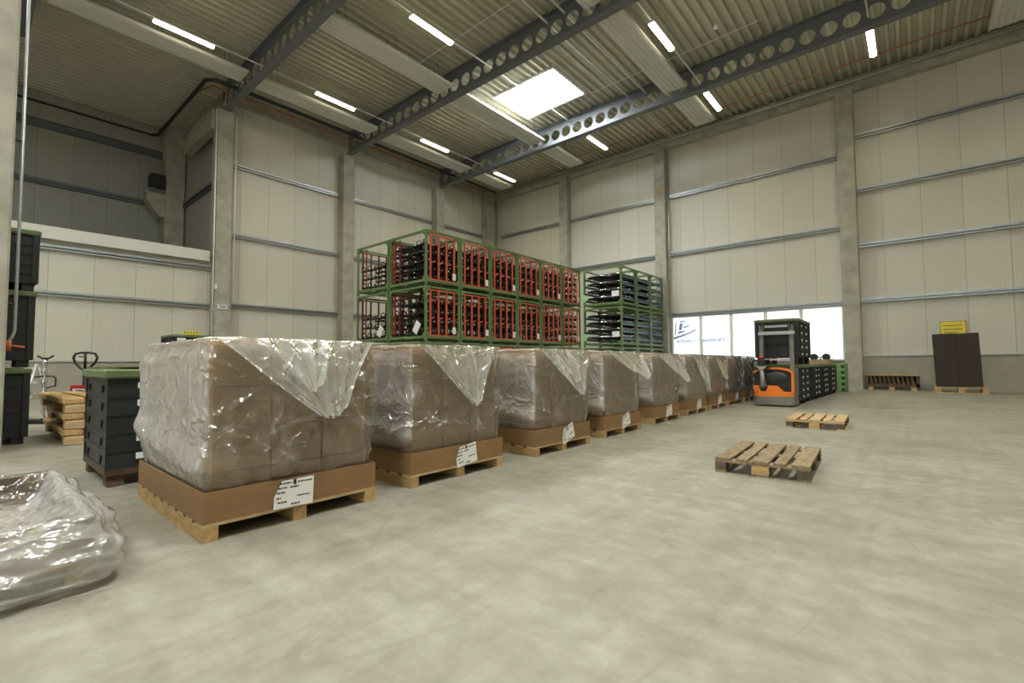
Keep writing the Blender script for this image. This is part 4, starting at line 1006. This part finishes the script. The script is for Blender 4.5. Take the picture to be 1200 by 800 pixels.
# tube frame item: two parallel bent tubes ending in an upright loop
def tube_frame_proto():
    t = MB()
    for s in (-.075, -.02, .05):
        t.tube([(0, s, .05), (-.25, s, .02), (-.9, s, .0), (-1.45, s, .01), (-1.62, s, .04)], .024, 6)
    t.tube([(-1.56, -.075, .02), (-1.60, -.085, .16), (-1.64, -.06, .19), (-1.66, 0, .21), (-1.64, .06, .19), (-1.60, .085, .16), (-1.56, .075, .02)], .021, 6)
    t.tube([(-.10, -.07, .02), (-.06, -.08, .14), (-.03, 0, .22), (-.06, .08, .14), (-.10, .07, .02)], .022, 6)
    t.tube([(-.40, -.07, .02), (-.37, -.08, .14), (-.35, 0, .19), (-.37, .08, .14), (-.40, .07, .02)], .018, 6)
    t.tube([(-1.2, -.07, .02), (-1.22, -.08, .14), (-1.24, 0, .19), (-1.22, .08, .14), (-1.2, .07, .02)], .018, 6)
    for x in (-.08, -.9, -1.45): t.prism([(x - .06, -.03), (x + .06, -.03), (x + .03, .10), (x - .03, .12)], -.012, .012)
    t.tube([(-.75, -.06, 0), (-.80, -.03, .15), (-.80, .03, .15), (-.75, .06, 0)], .013, 6)
    for x in (-.05, -.35, -.62, -1.2): t.box(x - .04, x + .04, -.085, .075, -.03, .04)
    t.tube([(-1.72, 0, .01), (-1.5, 0, .01)], .035, 8)
    t.mat(1); t.tube([(-.02, .05, .055), (.03, .05, .06)], .022, 8).tube([(-.5, -.05, .035), (-.72, -.05, .033)], .020, 6).box(-1.05, -.93, -.03, .03, .015, .04).tube([(-1.3, .05, .03), (-1.5, .05, .05)], .02, 6).box(-.3, -.22, .02, .06, .03, .06)  # chrome bits added to stand in for white glints on the tubes
    return t
proto = tube_frame_proto().build('bent_tube', [MT['tube'], MT['chrome']], fix=False)
TF_DATA = proto.data; bpy.data.objects.remove(proto)
def rod_proto():
    t = MB(); t.tube([(0, 0, 0), (-1.72, 0, 0)], .036, 6); t.tube([(0, .08, -.02), (-1.72, .08, -.02)], .028, 6); t.box(-.3, -.2, -.03, .1, -.05, .03); t.box(-1.4, -1.3, -.03, .1, -.05, .03); t.tube([(.02, 0, 0), (-.03, 0, 0)], .04, 8).tube([(-1.70, 0, 0), (-1.75, 0, 0)], .04, 8)
    t.tube([(-.5, 0, 0), (-.5, .03, .10), (-.62, .03, .12)], .014, 5).tube([(-1.2, 0, 0), (-1.2, -.03, .10)], .014, 5).box(-.9, -.8, -.04, .04, -.03, .05)
    t.mat(1); t.tube([(.0, -.03, .03), (-.45, -.03, .03)], .02, 6).tube([(-.7, -.03, .03), (-1.55, -.03, .03)], .022, 6)
    return t
proto = rod_proto().build('steel_rod', [MT['tube'], MT['chrome']], fix=False)
RD_DATA = proto.data; bpy.data.objects.remove(proto)
def put(data, name, loc, label, cat, group, rot=(0, 0, 0)):
    o = lk(bpy.data.objects.new(name, data)); o.location = loc; o.rotation_euler = rot; return tag(o, label, cat, group)
cx0 = -11.7; cyE = [9.45 + k * 1.51 for k in range(6)]
lev = ['hidden bottom', 'lower visible', 'upper visible']; nth = ['first', 'second', 'third', 'fourth', 'fifth', 'sixth']
r2 = random.Random(3)
protoC = None
def fill(x, y, z, W, n, rows_, label, group, top=0):
    for k in range(rows_):
        for j in range(n):
            yy = y + .17 + (W - .34) * j / (n - 1); zz = z + .24 + k * (.33 if rows_ < 5 else .27)
            rx = r2.uniform(-.05, .05)
            put(TF_DATA, 'bent_tube', (x - .16 + r2.uniform(-.03, .03), yy + r2.uniform(-.01, .01), zz + r2.uniform(0, .015)), label, 'metal tube', group, (rx, r2.uniform(-.02, .02), r2.uniform(-.01, .01)))
for L_ in range(3):
    z = L_ * 1.80 + .0
    if L_: z = L_ * 1.80
    for k, y in enumerate(cyE):
        lb = 'green crate with red bars, %s layer, %s along from the near corner' % (lev[L_], nth[k])
        if protoC is None: c = protoC = cage(lb, (cx0, y, z), CW, CD, 1.77, group='green crates with red bars')
        else: c = dup(protoC, (cx0, y, z), 0, lb)
        if L_:
            fill(cx0, y, z, CW, 5, 3 + L_, 'black bent tube frame with end loop lying in the green crates with red bars', 'black tube frames in the red-barred crates')
    c = dup(protoC, (cx0 - 2.03, cyE[0], z), 0, 'green crate with red bars, %s layer, at the rear left of the block' % lev[L_])
    if L_: fill(cx0 - 2.03, cyE[0], z, CW, 3, 3, 'black bent tube frame with end loop lying in the rear left green crates', 'black tube frames in the rear left crates')
crates = [o for o in bpy.data.objects if o.parent is None and o.get('group') == 'green crates with red bars']
for o in crates:
    if 'first along' in o['label'] and 'lower' in o['label']: note(o, -.45, -.005, .45, .26, .40, .6, 'y')
    if 'rear left' in o['label'] and 'lower' in o['label']: note(o, -.45, -.005, .42, .26, .38, .6, 'y')
    if 'hidden' not in o['label'] and 'rear' not in o['label']: note(o, .002, 1.20 if 'first' in o['label'] else 1.28, .38, .15, .22, 0, 'x', 'paper')
# block with blue bars
bx0 = -9.72; protoB = None
for L_ in range(3):
    for k in range(3):
        y = 18.68 + k * 1.50; z = L_ * 1.80
        lb = 'green crate with blue bars, %s layer, %s from the red-barred block' % (lev[L_], nth[k])
        if protoB is None: protoB = cage(lb, (bx0, y, z), 1.44, 1.95, 1.77, bars='blue', group='green crates with blue bars'); c = protoB
        else: c = dup(protoB, (bx0, y, z), 0, lb)
        if L_:
            for kk in range(4):
                for j in range(5):
                    put(RD_DATA, 'steel_rod', (bx0 - .10 + r2.uniform(-.02, .02), y + .22 + j * .25, z + .44 + kk * .33), 'black and chrome rod lying in the green crates with blue bars', 'steering rod', 'rods in the blue-barred crates', (r2.uniform(-.3, .3), 0, 0))
        if L_ and k == 0: note(c, -.30, -.005, .55, .36, .24, 0, 'y'); note(c, -1.88, -.01, .45, .16, .32, 0, 'y', 'paleg')
